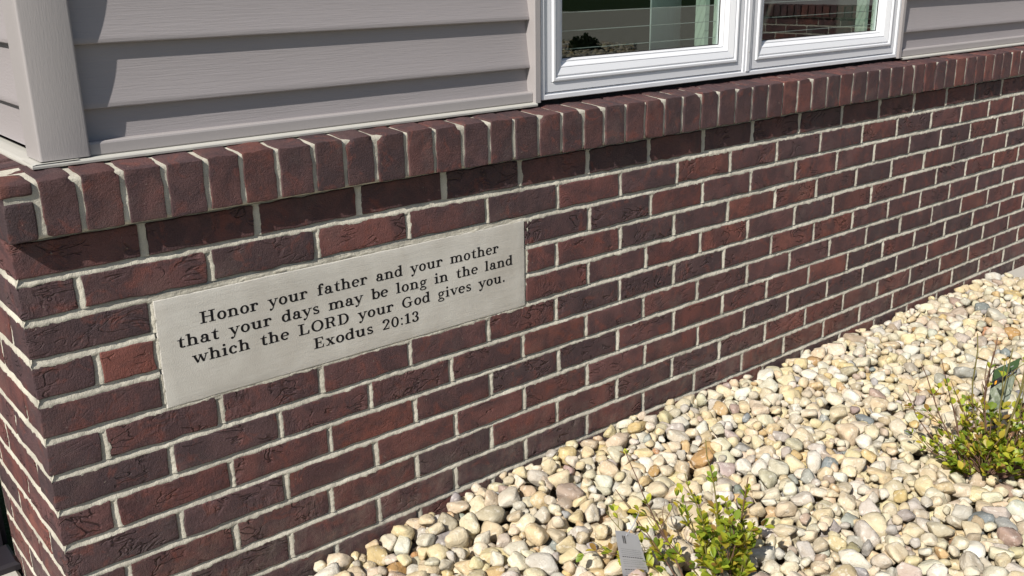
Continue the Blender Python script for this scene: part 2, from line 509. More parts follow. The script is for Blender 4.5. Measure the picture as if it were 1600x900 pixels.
for r in range(NROW):
    z = -(r+.5)*H
    edges = [0.0]
    k = 1 if r % 2 == 0 else 0
    js = []
    while True:
        x = jx(r, k)
        if x > XEND-.05: break
        js.append(x); k += 1
    xs = [-.0]+js+[XEND]
    for q in js:
        if r in (2, 3, 4) and PX0-.01 < q < PX1+.01: continue
        head_joint(q, z+dz(r, q), JB)
    if r in (2, 3, 4):
        head_joint(PX0-J*.75, z, JB); head_joint(PX1+J*.75, z, JB)
    for i in range(len(xs)-1):
        a = xs[i]+(J if i else 0); b = xs[i+1]-(J if i < len(xs)-2 else 0)
        a += rnd.uniform(-.0008, .0008) if i else 0; b += rnd.uniform(-.0008, .0008)
        zc = z+dz(r, (a+b)/2)
        if r in (2, 3, 4):
            if a < PX1 and b > PX0:
                if a < PX0-.02:
                    if r == 3 and i > 0: b = min(b, PX0-J*1.4)
                    else: b = min(b, PX0-J*1.4)
                elif b > PX1+.02: a = max(a, PX1+J*1.4)
                else: continue
                if b-a < .02: continue
        if i == 0:      # corner bricks show on both walls
            dep = .092 if r % 2 == 0 else .193
            me = block_mesh('brick', b-a, dep, BH, 500+r, M_BRICK, nx=(9 if b-a > .12 else 5), ny=(4 if r % 2 == 0 else 8))
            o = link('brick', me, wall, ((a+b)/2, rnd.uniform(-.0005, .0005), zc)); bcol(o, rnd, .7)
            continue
        if b-a > .13: put_brick(a, b, zc, stretch, .1932, dark=.95 if r == 0 else (.35 if a < .9 else .1))  # top course: dark bricks, with the sill's shade deepened in their colour
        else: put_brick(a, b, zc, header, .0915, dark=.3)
    # side wall bricks, turned to face -X
    ys = ([.097, .097+L] if r % 2 == 0 else [.198, .198+L])
    ys = [y for y in ys if y < SIDE-.03]+[SIDE+.005]
    for i in range(len(ys)-1):
        a = ys[i]+J; b = ys[i+1]-J
        ml, bl = (stretch, .1932) if b-a > .13 else (header, .0915)
        o = link('brick', rnd.choice(ml), wall, (rnd.uniform(-.0008, .0008), (a+b)/2, z+dz(r, 0)), (0, 0, -math.pi/2))
        o.scale = ((b-a)/bl, .6, 1)
        bcol(o, rnd, .0, 1.15)
    for q in ys[:-1]:
        def Ps(u, v, q=q, zc=z+dz(r, 0)):
            t, rec = across(v)
            return (rec*.8, q+J-2*J*t, zc-BH/2-.001+u*(BH+.002))
        JS.add(Ps, 12, 7)
    if r:
        def Pb(u, v, r=r):
            t, rec = across(v); y = SIDE-u*SIDE
            zt = -r*H+(H-BH)/2+dz(r-1, 0); zl = -r*H-(H-BH)/2+dz(r, 0)
            w_ = vnoise(np.stack([y, y*0+r*3.7, y*0+5], 1), 60, 79, 4)*.0015
            return (rec*.8, y, zt+(zl-zt)*t+w_*t)
        JS.add(Pb, 110, 7)
JB.build('y', 21)
JS.build('x', 22, .0040, .0002)

# ------------------------------------------------------------------ rowlock sill of bricks on edge
sill = thing('brick_sill', 'projecting course of bricks standing on edge, capping the low brick wall below the siding', 'brick sill')
PF = .0235; SL = .08; ZT = .0900
def sdz(x):
    pts = [(0, 0), (.05, .006), (.24, .006), (.45, .011), (.65, .008), (.86, .001), (1.35, -.003), (1.84, 0), (4.4, 0)]
    for (a, b), (c, d) in zip(pts, pts[1:]):
        if a <= x <= c: return (b+(d-b)*(x-a)/(c-a))*.35
    return 0
def sill_top(y, x=0): return ZT+SL*(y+PF)+sdz(x)
jl = [.045, .106, .172, .239, .308, .370, .437, .508, .571, .637, .705, .771, .840, .908, .973, 1.041, 1.107, 1.172, 1.236, 1.304, 1.369, 1.436, 1.501,
      1.569, 1.638, 1.704, 1.772, 1.839, 1.903, 1.972, 2.038, 2.109, 2.173, 2.238, 2.312, 2.378, 2.441, 2.513, 2.578, 2.639, 2.706, 2.775, 2.839, 2.906, 2.972, 3.038, 3.104, 3.166, 3.237, 3.303]
while jl[-1] < XEND: jl.append(jl[-1]+rnd.uniform(.0645, .068))
chips = [None]*16+[[(-1, 1, .013)], [(1, 1, .012)], [(-1, 1, .014), (1, .9, .008)], [(1, 1, .009)], [(-1, .9, .010)], [(1, 1, .013), (-1, -1, .007)]]
rows = [block_mesh('brick', .0565, .10, .0870, 700+i, M_SILL, rad=.0013, nx=7, nz=11, ny=5, wob=.0015, relief=.0010, slope=SL, chip=c) for i, c in enumerate(chips)]
for i in range(len(jl)-1):
    a, b = jl[i]+.0048, jl[i+1]-.0048
    me = rnd.choice(rows)
    o = link('brick', me, sill, ((a+b)/2, -PF+rnd.uniform(-.0012, .0012), .003+.0870/2+sdz(a)+rnd.uniform(-.001, .001)))
    o.scale = ((b-a)/.0565, 1, 1); o.rotation_euler = (0, rnd.uniform(-.012, .012), rnd.uniform(-.01, .01))
    bcol(o, rnd, .45, .92, .35)
XL = -.005
for (z0, z1, sd_, cc) in ((.004, .0625, 41, (.062, .040, .042)), (.0715, .0915, 42, (.12, .050, .042))):
    me = block_mesh('brick', .0395-XL, .058, z1-z0, sd_, M_SILL, rad=.003, nx=4, nz=4, ny=4, slope=(SL*.9 if z1 > .08 else 0))
    o = link('brick', me, sill, ((XL+.0395)/2, -PF, (z0+z1)/2)); o.color = (*cc, 1)
for i in range(7):
    y0 = .047+i*.0665
    if y0+.056 > SIDE+.03: break
    me = block_mesh('brick', .0565, .085, .0885, 760+i, M_SILL, rad=.003, nx=4, nz=6, ny=4, slope=.10)
    o = link('brick', me, sill, (XL, y0+.0283, .003+.0885/2), (0, 0, -math.pi/2)); bcol(o, rnd, .1, 1.1, .4)
# mortar core of the sill: under side, front and top in one profile
def core_profile(x):
    return None
def sillP(u, v):
    x = XL+.004+u*(XEND-XL-.004)
    seg = v*4
    fy = np.where(seg < 1, .004-(seg)*(.004+PF-.0035), np.where(seg < 2.5, -PF+.0035, -PF+.0035+(seg-2.5)/1.5*.10))
    sx_ = np.array([sdz(q) for q in x])
    top = ZT-.0028+SL*(fy+PF)+sx_
    zf = np.where(seg < 1, .0045, np.where(seg < 2.5, .0045+(seg-1)/1.5*(top-.0045), top))
    return (x, fy, zf)
sheet('mortar', sillP, 900, 32, .0008, 8, (0, -.7, .7), sill)
def sideP(u, v):
    y = .046+(1-u)*(SIDE-.026)
    seg = v*4
    fx = np.where(seg < 1, .004-seg*(.004-XL-.0035), np.where(seg < 2.5, XL+.0035, XL+.0035+(seg-2.5)/1.5*.07))
    top = ZT-.004+.10*(fx-XL)
    zf = np.where(seg < 1, .0045, np.where(seg < 2.5, .0045+(seg-1)/1.5*(top-.0045), top))
    return (fx, y, zf)
sheet('mortar', sideP, 120, 32, .0008, 9, (-.7, 0, .7), sill)

# bricks far outside the picture, where the wall runs on to the wing, are joined into one part each
def join_far(parent, xlim):
    VS = []; FS = []; n = 0
    for o in [c for c in parent.children if c.name.startswith('brick') and c.location.x > xlim]:
        M_ = np.array(Matrix.LocRotScale(o.location, o.rotation_euler, o.scale)); me_ = o.data
        P = np.empty(len(me_.vertices)*3); me_.vertices.foreach_get('co', P); P = P.reshape(-1, 3)
        Q = np.empty(len(me_.polygons)*4, np.int32); me_.loops.foreach_get('vertex_index', Q)
        VS.append(P@M_[:3, :3].T+M_[:3, 3]); FS.append(Q.reshape(-1, 4)+n); n += len(P); mat_ = me_.materials[0]
        bpy.data.objects.remove(o)
    o = link('far_bricks', fastmesh('far_bricks', np.vstack(VS), np.vstack(FS), mat_, True), parent)
    o['kind'] = 'stuff'; o.color = (.112, .052, .049, 1)
join_far(wall, 4.3); join_far(sill, 4.3)

# ------------------------------------------------------------------ inscribed stone
plq = thing('stone_plaque', 'pale grey limestone block with black engraved Bible verse, set flush in the dark brick wall', 'plaque', (PX0, 0, PZ0))
def at(o, p):
    o.location = Vector(o.location)-Vector(p)
    return o
bm_ = block_mesh('stone_slab', PX1-PX0, .09, PZ1-PZ0, 900, M_STONE, rad=.0016, nx=40, nz=12, ny=2, wob=.0008, relief=.00008)
at(link('stone_slab', bm_, plq, ((PX0+PX1)/2, -.0002, (PZ0+PZ1)/2)), plq.location)
# a thin smeared mortar joint round the stone
def jointstrip(x0, x1, z0, z1, sd_):
    n = max(6, int(max(x1-x0, z1-z0)/.006)); hor = (x1-x0) > (z1-z0)
    P = (lambda u, v: (x0+u*(x1-x0), .0016+0*u, z0+v*(z1-z0))) if hor else (lambda u, v: (x0+v*(x1-x0), .0016+0*u, z0+u*(z1-z0)))
    o = sheet('mortar', P, n, 6, .0011, sd_, (0, -1, 0), wall)
    if not hor: o.data.flip_normals()
jointstrip(PX0-.006, PX1+.006, PZ1-.0005, PZ1+.0095, 31)
jointstrip(PX0-.006, PX1+.006, PZ0-.0085, PZ0+.0005, 32)

# --- serif lettering drawn as strokes (x-height 1, capitals 1.45)
TK, TN = .285, .145
class Glyph:
    def __init__(s): s.polys = []
    def ribbon(s, pts, ws):
        n = len(pts); Lf = []; Rt = []
        for i in range(n):
            a = pts[max(i-1, 0)]; b = pts[min(i+1, n-1)]
            dx, dy = b[0]-a[0], b[1]-a[1]; l = math.hypot(dx, dy) or 1
            nx_, ny_ = -dy/l, dx/l; hw = ws[i]/2
            Lf.append((pts[i][0]+nx_*hw, pts[i][1]+ny_*hw)); Rt.append((pts[i][0]-nx_*hw, pts[i][1]-ny_*hw))
        for i in range(n-1): s.polys.append([Rt[i], Rt[i+1], Lf[i+1], Lf[i]])
    def S(s, x, y0, y1, w=TK): s.polys.append([(x-w/2, y0), (x+w/2, y0), (x+w/2, y1), (x-w/2, y1)])
    def B(s, x0, x1, y0, y1): s.polys.append([(x0, y0), (x1, y0), (x1, y1), (x0, y1)])
    def foot(s, x, w=.62): s.B(x-w/2, x+w/2, 0, .11)
    def head(s, x, y, w=.62): s.B(x-w/2, x+w/2, y-.11, y)
    def flag(s, x, y): s.polys.append([(x-.32, y-.16), (x, y-.13), (x, y), (x-.32, y-.05)])
    def A(s, cx, cy, rx, ry, a0, a1, tk=TK, tn=TN, t0=None, t1=None):
        n = max(6, int(abs(a1-a0)/14)); pts = []; ws = []
        for i in range(n+1):
            a = R(a0+(a1-a0)*i/n)
            pts.append((cx+rx*math.cos(a), cy+ry*math.sin(a)))
            ws.append(tn+(tk-tn)*abs(math.cos(a))**1.6)
        if t0 is not None: ws[0] = t0
        if t1 is not None: ws[-1] = t1
        s.ribbon(pts, ws)
    def D(s, x0, y0, x1, y1, w): s.ribbon([(x0, y0), (x1, y1)], [w, w])
    def dot(s, x, y, r=.15): s.polys.append([(x+r*math.cos(R(a)), y+r*math.sin(R(a))) for a in range(0, 360, 36)])
def glyph(ch):
    g = Glyph(); a = 1.1
    if ch == 'n' or ch == 'h' or ch == 'm':
        g.S(.32, 0, 1 if ch != 'h' else 1.5); g.flag(.32, 1 if ch != 'h' else 1.5); g.foot(.32)
        for q in ((0, .72) if ch == 'm' else (0,)):
            g.A(.66+q, .62, .34, .33, 165, 0); g.S(1.0+q, 0, .64); g.foot(1.0+q, .58)
        a = 2.05 if ch == 'm' else 1.34
    elif ch == 'u':
        g.S(.32, .32, 1); g.flag(.32, 1); g.A(.64, .37, .32, .33, 180, 340); g.S(1.0, 0, 1); g.flag(1.0, 1); g.B(1.0, 1.26, 0, .11); a = 1.34
    elif ch == 'r':
        g.S(.32, 0, 1); g.flag(.32, 1); g.foot(.32, .66); g.A(.68, .62, .32, .33, 165, 60); g.dot(.86, .80, .15); a = 1.05
    elif ch == 'i': g.S(.32, 0, 1); g.flag(.32, 1); g.foot(.32); g.dot(.30, 1.36, .16); a = .66
    elif ch == 'l': g.S(.32, 0, 1.5); g.flag(.32, 1.5); g.foot(.32); a = .66
    elif ch == 'o': g.A(.55, .5, .38, .46, 0, 360); a = 1.1
    elif ch == 'c': g.A(.55, .5, .39, .46, 62, 320, t1=.07); g.dot(.80, .76, .15); a = 1.02
    elif ch == 'e': g.A(.55, .5, .39, .46, 5, 318, t1=.07); g.B(.2, .96, .48, .59); a = 1.06
    elif ch == 'a':
        g.S(.80, .12, .70); g.A(.52, .68, .28, .27, 0, 150); g.dot(.29, .74, .15); g.A(.47, .28, .30, .24, 60, 330, tk=.24); g.A(.97, .16, .17, .13, 180, 330, tk=.2); a = 1.14
    elif ch == 'd': g.A(.52, .5, .37, .46, 40, 320); g.S(.90, 0, 1.5); g.flag(.90, 1.5); g.B(.9, 1.17, 0, .11); a = 1.2
    elif ch == 'b': g.S(.30, 0, 1.5); g.flag(.30, 1.5); g.A(.68, .5, .37, .46, -140, 140); a = 1.16
    elif ch == 't': g.S(.42, .2, 1.0); g.polys.append([(.28, .95), (.55, .95), (.55, 1.38)]); g.B(.08, .82, .90, 1.0); g.A(.64, .24, .22, .19, 180, 330, t1=.07); a = .9
    elif ch == 'f': g.S(.40, 0, 1.15); g.A(.67, 1.14, .27, .30, 180, 60); g.dot(.80, 1.32, .14); g.B(.1, .78, .90, 1.0); g.foot(.40, .62); a = .86
    elif ch == 's':
        g.A(.47, .73, .27, .22, 25, 250, tk=.2); g.ribbon([(.33, .60), (.62, .40)], [.25, .25]); g.A(.47, .27, .30, .22, 55, -160, tk=.2)
        g.B(.66, .74, .72, 1.0); g.B(.14, .22, 0, .30); a = .92
    elif ch == 'y':
        g.D(.20, .96, .62, .08, .26); g.ribbon([(1.0, .96), (.62, .08), (.46, -.28), (.30, -.40)], [.12, .12, .12, .12]); g.dot(.24, -.33, .15)
        g.head(.20, 1, .52); g.head(1.0, 1, .44); a = 1.16
    elif ch == 'v': g.D(.20, .96, .60, .04, .26); g.D(.98, .96, .60, .04, .12); g.head(.20, 1, .52); g.head(.98, 1, .44); a = 1.14
    elif ch == 'w':
        g.D(.20, .96, .55, .03, .25); g.D(.86, .96, .55, .03, .12); g.D(.84, .96, 1.18, .03, .25); g.D(1.52, .96, 1.18, .03, .12)
        g.head(.20, 1, .50); g.head(1.52, 1, .42); g.head(.84, 1, .4); a = 1.68
    elif ch == 'x':
        g.D(.22, .95, .88, .05, .27); g.D(.86, .95, .24, .05, .12)
        g.head(.24, 1, .46); g.head(.86, 1, .42); g.foot(.22, .42); g.foot(.88, .46); a = 1.12
    elif ch == 'g':
        g.A(.50, .66, .30, .29, 0, 360, tk=.22); g.A(.50, -.20, .40, .20, 0, 360, tk=.17, tn=.11)
        g.ribbon([(.30, .40), (.20, .24), (.34, .10), (.70, .04)], [.1, .13, .14, .15]); g.D(.72, .86, .98, .98, .1); g.dot(.98, .92, .10); a = 1.08
    elif ch == 'H':
        for x in (.40, 1.38): g.S(x, 0, 1.45, .29); g.foot(x, .74); g.head(x, 1.45, .74)
        g.B(.4, 1.38, .69, .80); a = 1.82
    elif ch == 'L': g.S(.40, 0, 1.45, .29); g.foot(.4, .74); g.head(.4, 1.45, .78); g.B(.4, 1.30, 0, .11); g.polys.append([(1.30, 0), (1.36, .48), (1.24, .48), (1.14, .11)]); a = 1.48
    elif ch == 'O': g.A(.82, .725, .62, .69, 0, 360, tk=.30); a = 1.62
    elif ch == 'R':
        g.S(.40, 0, 1.45, .29); g.foot(.4, .74); g.B(.06, .9, 1.34, 1.45); g.B(.4, .9, .70, .80); g.A(.86, 1.07, .34, .325, 90, -90, tk=.28)
        g.ribbon([(.82, .74), (1.06, .52), (1.18, .14), (1.42, .07)], [.2, .27, .25, .11]); a = 1.58
    elif ch == 'D': g.S(.40, 0, 1.45, .29); g.B(.06, .8, 1.34, 1.45); g.B(.06, .8, 0, .11); g.A(.76, .725, .60, .67, 90, -90, tk=.30); a = 1.62
    elif ch == 'G':
        g.A(.80, .725, .62, .69, 48, 315, tk=.30); g.B(1.18, 1.26, .95, 1.42); g.S(1.22, .12, .66, .28); g.head(1.2, .70, .66); a = 1.66
    elif ch == 'E':
        g.S(.40, 0, 1.45, .29); g.B(.06, 1.22, 0, .11); g.B(.06, 1.18, 1.34, 1.45); g.B(.4, .9, .68, .79)
        g.polys.append([(1.22, 0), (1.28, .44), (1.18, .44), (1.08, .11)]); g.polys.append([(1.18, 1.45), (1.20, 1.03), (1.12, 1.03), (1.02, 1.34)]); g.B(.88, .96, .52, .95); a = 1.42
    elif ch == '2':
        g.A(.55, 1.05, .36, .34, 170, -35, tk=.27); g.dot(.24, 1.10, .15); g.ribbon([(.82, .84), (.52, .42), (.18, .08)], [.24, .16, .13]); g.B(.12, .96, 0, .17); g.B(.88, .96, 0, .38); a = 1.12
    elif ch == '0': g.A(.55, .725, .38, .68, 0, 360, tk=.27); a = 1.12
    elif ch == '1': g.S(.48, 0, 1.45); g.foot(.48, .72); g.polys.append([(.12, 1.16), (.45, 1.26), (.45, 1.45), (.12, 1.28)]); a = .9
    elif ch == '3': g.A(.52, 1.07, .32, .33, 155, -90, tk=.26); g.A(.52, .37, .36, .35, 90, -155, tk=.28); g.dot(.26, 1.16, .14); g.dot(.24, .26, .15); a = 1.08
    elif ch == ':': g.dot(.25, .15, .13); g.dot(.25, .95, .13); a = .5
    elif ch == '.': g.dot(.25, .14, .15); a = .5
    elif ch == ' ': a = .95
    return g, a
def text_line(s, x0, x1, zb_, unit):
    pen = 0; items = []
    for c in s:
        g, a = glyph(c); items.append((g, pen)); pen += a+.10
    fx = (x1-x0)/(pen-.10-.1)
    n = 0
    for g, px in items:
        if not g.polys: continue
        V = []; F = []
        for q in g.polys:
            ar = sum(q[i][0]*q[(i+1) % len(q)][1]-q[(i+1) % len(q)][0]*q[i][1] for i in range(len(q)))
            if ar < 0: q = q[::-1]
            y = -.00042-(n % 40)*.000004; n += 1
            b = len(V)
            V += [(x0+(px+a_)*fx, y, zb_+b_*unit) for a_, b_ in q]
            V += [(x0+(px+a_)*fx, .0008, zb_+b_*unit) for a_, b_ in q]
            m_ = len(q)
            F.append(tuple(range(b, b+m_)))
            for i in range(m_): F.append((b+(i+1) % m_, b+i, b+m_+i, b+m_+(i+1) % m_))
        at(link('letter', mesh('letter', V, F, M_INK), plq), plq.location)
U_ = .0148
text_line('Honor your father and your mother', .276, .942, -.1955, U_)
text_line('that your days may be long in the land', .231, .980, -.2300, U_)
text_line('which the LORD your God gives you.', .255, .958, -.2645, U_)
text_line('Exodus 20:13', .488, .729, -.2990, U_)

# ------------------------------------------------------------------ vinyl siding
sid = thing('siding_wall', 'beige grey lap siding with wood grain and square corner post, standing on the brick sill', 'siding')
ZS = .104                                  # foot of the siding
def extrude_x(name, prof, x0, x1, mat, parent, closed=False, smooth=False, n=1, warp=0):
    xs = np.linspace(x0, x1, n+1); V = []; F = []; m_ = len(prof)
    for x in xs:
        for (y, z) in prof: V.append((x, y+warp*math.sin(x*5.1+z*9), z))
    for i in range(n):
        for j in range(m_ if closed else m_-1):
            k2 = (j+1) % m_
            F.append((i*m_+j, i*m_+k2, (i+1)*m_+k2, (i+1)*m_+j)[::-1])
    if closed:
        F.append(tuple(range(m_))); F.append(tuple(range(n*m_, (n+1)*m_))[::-1])
    return link(name, mesh(name, V, F, mat, smooth), parent)
def lap_profile(zb_, h, yb=.0735, d=.0125):
    pr = [(yb+.001, zb_+.003), (yb-d+.003, zb_), (yb-d+.0008, zb_+.0006), (yb-d, zb_+.0024)]
    for i in range(1, 13):
        s = i/12.0
        pr.append((yb-d*(1-s)**1.9*1.0, zb_+.0024+(h+.004-.0024)*s))
    return pr
LAPH = .1005
butts = [.1785-LAPH+i*LAPH for i in range(14)]
def lap(x0, x1, zb_, z_clip=None):
    pr = lap_profile(zb_, LAPH)
    if z_clip is not None: pr = [(y, max(z, z_clip)) for y, z in pr]
    return extrude_x('siding_board', pr, x0, x1, M_SIDING, sid, smooth=True, n=12, warp=.0006)
WX0, WX1, WZ0, WZ1 = 1.112, 2.590, .1075, 1.32
for i, b in enumerate(butts):
    zc = .112 if i == 0 else None
    if b < WZ1+.02:
        lap(.1480, WX0-.018, b, zc); lap(WX1+.021, XEND, b, zc)
    else: lap(.1480, XEND, b)
# side wall laps: same profile turned round the corner
SX = .0740+.0285
for i, b in enumerate(butts):
    pr = lap_profile(b, LAPH)
    V = []; F = []; ys = [1.4, .1180]
    for y in ys:
        for (d_, z) in pr: V.append((SX+(d_-.0735), y, max(z, .112)))
    m_ = len(pr)
    for j in range(m_-1): F.append((j, m_+j, m_+j+1, j+1))
    link('siding_board', mesh('siding_board', V, F, M_SIDING, True), sid)
# corner post: hollow square section with rounded nose
def extrude_z(name, prof, z0, z1, mat, parent, smooth=True, n=1):
    V = []; F = []; m_ = len(prof)
    for t in range(n+1):
        z = z0+(z1-z0)*t/n
        V += [(x, y, z) for x, y in prof]
    for t in range(n):
        for j in range(m_-1): F.append((t*m_+j, t*m_+j+1, (t+1)*m_+j+1, (t+1)*m_+j))
    me = mesh(name, V, F, mat, False)
    o = link(name, me, parent)
    return o
PXL, PXR, PY = .0740, .1505, .0450
rr_ = .004
prof = [(PXL+.030, .1215), (PXL+.002, .1215), (PXL, .1195)]+[(PXL, .1195-(i+1)*.0175) for i in range(3)]
prof += [(PXL+rr_-rr_*math.cos(R(a)), PY+rr_-rr_*math.sin(R(a))) for a in (0, 22, 45, 68, 90)]
prof += [(PXR-rr_+rr_*math.sin(R(a)), PY+rr_-rr_*math.cos(R(a))) for a in (0, 30, 60, 90)]+[(PXR, .0760), (PXR-.02, .0765)]
cp = extrude_z('corner_post', prof, ZS+.004, 1.45, M_POST, sid, n=1)
cp.data.polygons.foreach_set('use_smooth', [True]*len(cp.data.polygons))
mod = cp.modifiers.new('edge', 'EDGE_SPLIT'); mod.split_angle = R(40)
# flashing strip under everything (front and side), finish trim above it
fl = [(.100, .1022), (.0480, .1022), (.0395, .1012), (.0392, .0990), (.0398, .0982), (.0385, .0990), (.0380, .1024), (.0390, .1046), (.0480, .1058), (.100, .1066)]
extrude_x('flashing', fl, .0600, WX0-.02, M_FLASH, sid, n=20, warp=.0005)
extrude_x('flashing', fl, WX1+.020, XEND, M_FLASH, sid, n=20, warp=.0005)
V = []; F = []
for y in (SIDE, .0385):
    V += [(x, y if i_ == 0 else y+ (0), z) for i_, (x, z) in enumerate([(.13, .1066), (.066, .1058), (.0605, .1046), (.0600, .1010), (.0608, .0982)])]
for j in range(4): F.append((j, 5+j, 5+j+1, j+1))
link('flashing', mesh('flashing', V, F, M_FLASH), sid)
tr = [(.080, .1065), (.0545, .1065), (.0530, .1085), (.0530, .1245), (.0540, .1272), (.0565, .1285), (.080, .1290)]
extrude_x('finish_trim', tr, .1520, WX0-.0225, M_TRIM, sid, n=10)
extrude_x('finish_trim', tr, WX1+.024, XEND, M_TRIM, sid, n=10)
# dark sheathing behind so no daylight shows in the gaps
slab('sheathing', .106, WX0-.002, .079, .16, .094, 1.5, M_DARK, sid, ch=.001)
slab('sheathing', WX1+.002, XEND, .079, .16, .094, 1.5, M_DARK, sid, ch=.001)
slab('sheathing', WX0-.002, WX1+.002, .079, .16, WZ1+.002, 1.5, M_DARK, sid, ch=.001)
slab('sheathing', .1065, .15, .161, 1.4, .094, 1.5, M_DARK, sid, ch=.001)
# backing behind the brick (keeps light out of the house)
struct(slab('foundation', .020, XEND, .096, .16, -.85, .0935, M_DARK, None, ch=.001))

# ------------------------------------------------------------------ window
win = thing('double_window', 'white vinyl double casement window above the brick sill, between two stretches of siding', 'window', (WX0, .05, WZ0))
def ring(name, x0, x1, z0, z1, prof, mat, parent, origin=(0, 0, 0), smooth=False):
    """mitred frame: prof is a list of (inset, y)"""
    V = []; F = []; m_ = len(prof)
    for (cx, cz, sx_, sz_) in ((x0, z0, 1, 1), (x1, z0, -1, 1), (x1, z1, -1, -1), (x0, z1, 1, -1)):
        for d_, y in prof: V.append((cx+sx_*d_-origin[0], y-origin[1], cz+sz_*d_-origin[2]))
    for c in range(4):
        c2 = (c+1) % 4
        for j in range(m_-1): F.append((c*m_+j, c2*m_+j, c2*m_+j+1, c*m_+j+1))
    return link(name, mesh(name, V, F, mat, smooth), parent)
OR = (WX0, .05, WZ0)
# beige channel round the window
jc = [(-.0215, .080), (-.0215, .0475), (-.0195, .0450), (-.0060, .0450), (-.0012, .0485), (-.0010, .0800)]
V = []; F = []; m_ = len(jc)
for (cx, cz, sx_, sz_) in ((WX0, .1045, 1, 0), (WX0, WZ1, 1, -1), (WX1, WZ1, -1, -1), (WX1, .1045, -1, 0)):
    for d_, y in jc: V.append((cx+sx_*d_-OR[0], y-OR[1], cz+sz_*d_-OR[2]))
for c in range(3):
    for j in range(m_-1): F.append((c*m_+j, (c+1)*m_+j, (c+1)*m_+j+1, c*m_+j+1)[::-1])
link('window_channel', mesh('window_channel', V, F, M_TRIM), win)
of = [(0, .090), (0, .0520), (.0015, .0500), (.0100, .0500), (.0115, .0515), (.0116, .0590), (.0135, .0600), (.0137, .0800), (.0175, .0805)]
ring('outer_frame', WX0, WX1, WZ0, WZ1, of, M_WHITE, win, OR)
MX = 1.8385
for (xx0, xx1, y) in ((MX-.0155, MX+.0155, .0510), (MX-.0060, MX+.0060, .0480)):
    o = slab('mullion', xx0, xx1, y, .088, WZ0+.0118, WZ1-.0118, M_WHITE, win, ch=.0008)
    at(o, OR)
# stepped sash frames
sp = [(0, .088), (0, .0565), (.0012, .0550), (.0190, .0550), (.0200, .0565), (.0215, .0565), (.0230, .0520), (.0245, .0510), (.0290, .0510), (.0305, .0525),
      (.0318, .0560), (.0335, .0560), (.0350, .0545), (.0360, .0545), (.0500, .0600), (.0510, .0612), (.0522, .0600), (.0535, .0605), (.0615, .0690), (.0625, .0695), (.0640, .0685), (.0650, .0700), (.0680, .0790), (.0680, .0900)]
for (a, b, nm) in ((WX0+.0150, MX-.0180, 'left'), (MX+.0180, WX1-.0150, 'right')):
    s_ = ring('sash', a, b, WZ0+.0155, WZ1-.0155, sp, M_WHITE, win, OR)
    d = .0680
    pane = slab('pane', a+d-.002, b-d+.002, .0815, .0850, WZ0+.0155+d-.002, WZ1-.0155-d+.002, M_GLASS, s_, ch=.0002)
    at(pane, OR)
    # dark gasket against the glass
    g_ = ring('gasket', a+d, b-d, WZ0+.0155+d, WZ1-.0155-d, [(-.0005, .0790), (.0018, .0795), (.0020, .0812)], M_DARK, s_, OR)
    # inner jamb behind the glass
    jj = ring('inner_frame', a+d-.012, b-d+.012, WZ0+.0155+d-.020, WZ1-.0155-d+.02, [(.004, .0875), (.016, .0880), (.017, .0960), (.004, .0970)], M_INNER, win, OR)
    st_ = slab('inner_stop', b-d-.036, b-d-.020, .0980, .1300, WZ0+.0155+d-.02, WZ1-.0155-d+.02, M_INNER, win, ch=.002); at(st_, OR)
    for t in range(8):
        zz = WZ0+.0155+d+.018+t*.0400
        wv = [(a+d, .0905, zz), (b-d, .0905, zz)]
        o = slab('grille_wire', a+d, b-d, .0890, .0897, zz, zz+.0018, M_WIRE, win, ch=.0001); at(o, OR)
# screws on the frame
for (sx_, sz_) in ((MX+.001, WZ0+.060), (MX+.001, WZ0+.5)):
    o = slab('screw', sx_-.0016, sx_+.0016, .0472, .0480, sz_, sz_+.0032, M_FLASH, win, ch=.0004); at(o, OR)
# black gap beneath the window: set-back strip whose colour stands for its shade
struct(slab('gap_shade_strip', WX0-.019, WX1+.019, .066, .155, .0935, WZ0-.001, M_DARK, None, ch=.0005))
# narrow curtain hanging behind the left pane, in soft folds
V = []; F = []
cxs = np.linspace(1.638, 1.760, 25)
for zz in (.02, WZ1+.1):
    for q in cxs: V.append((q-OR[0], .215+.0012*math.sin((q-1.6)*90)-OR[1], zz-OR[2]))
for q in range(24): F.append((q, q+1, 25+q+1, 25+q))
cu = link('curtain', mesh('curtain', V, F, M_CURT, True), win)
cu.modifiers.new('cloth', 'SOLIDIFY').thickness = .002
# dark room behind the panes
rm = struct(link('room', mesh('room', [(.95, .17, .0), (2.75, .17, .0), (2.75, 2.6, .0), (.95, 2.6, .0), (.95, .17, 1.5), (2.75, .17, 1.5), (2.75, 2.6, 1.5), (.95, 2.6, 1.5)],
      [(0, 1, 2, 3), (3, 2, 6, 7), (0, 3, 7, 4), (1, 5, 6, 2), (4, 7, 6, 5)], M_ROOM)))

# ------------------------------------------------------------------ recess beyond the side wall
dr = thing('shaded_recess', 'dark panels added for the shade in the recess past the left end of the brick wall', 'recess shade', (-.02, SIDE+.05, -.775))
at(slab('shade_panel', -1.2, -.001, SIDE+.050, SIDE+.090, -.760, 1.2, M_RECESS, dr), dr.location)  # added dark panel, the recess's shade is in its colour
at(slab('shadow_strip', -1.2, -.001, SIDE-.045, SIDE+.048, -.775, -.757, M_RECESS, dr), dr.location)  # added dark strip in place of the shadow on the paving
at(slab('shade_stile', -.060, -.012, SIDE+.040, SIDE+.0505, -.755, 1.2, M_RECESS, dr), dr.location)

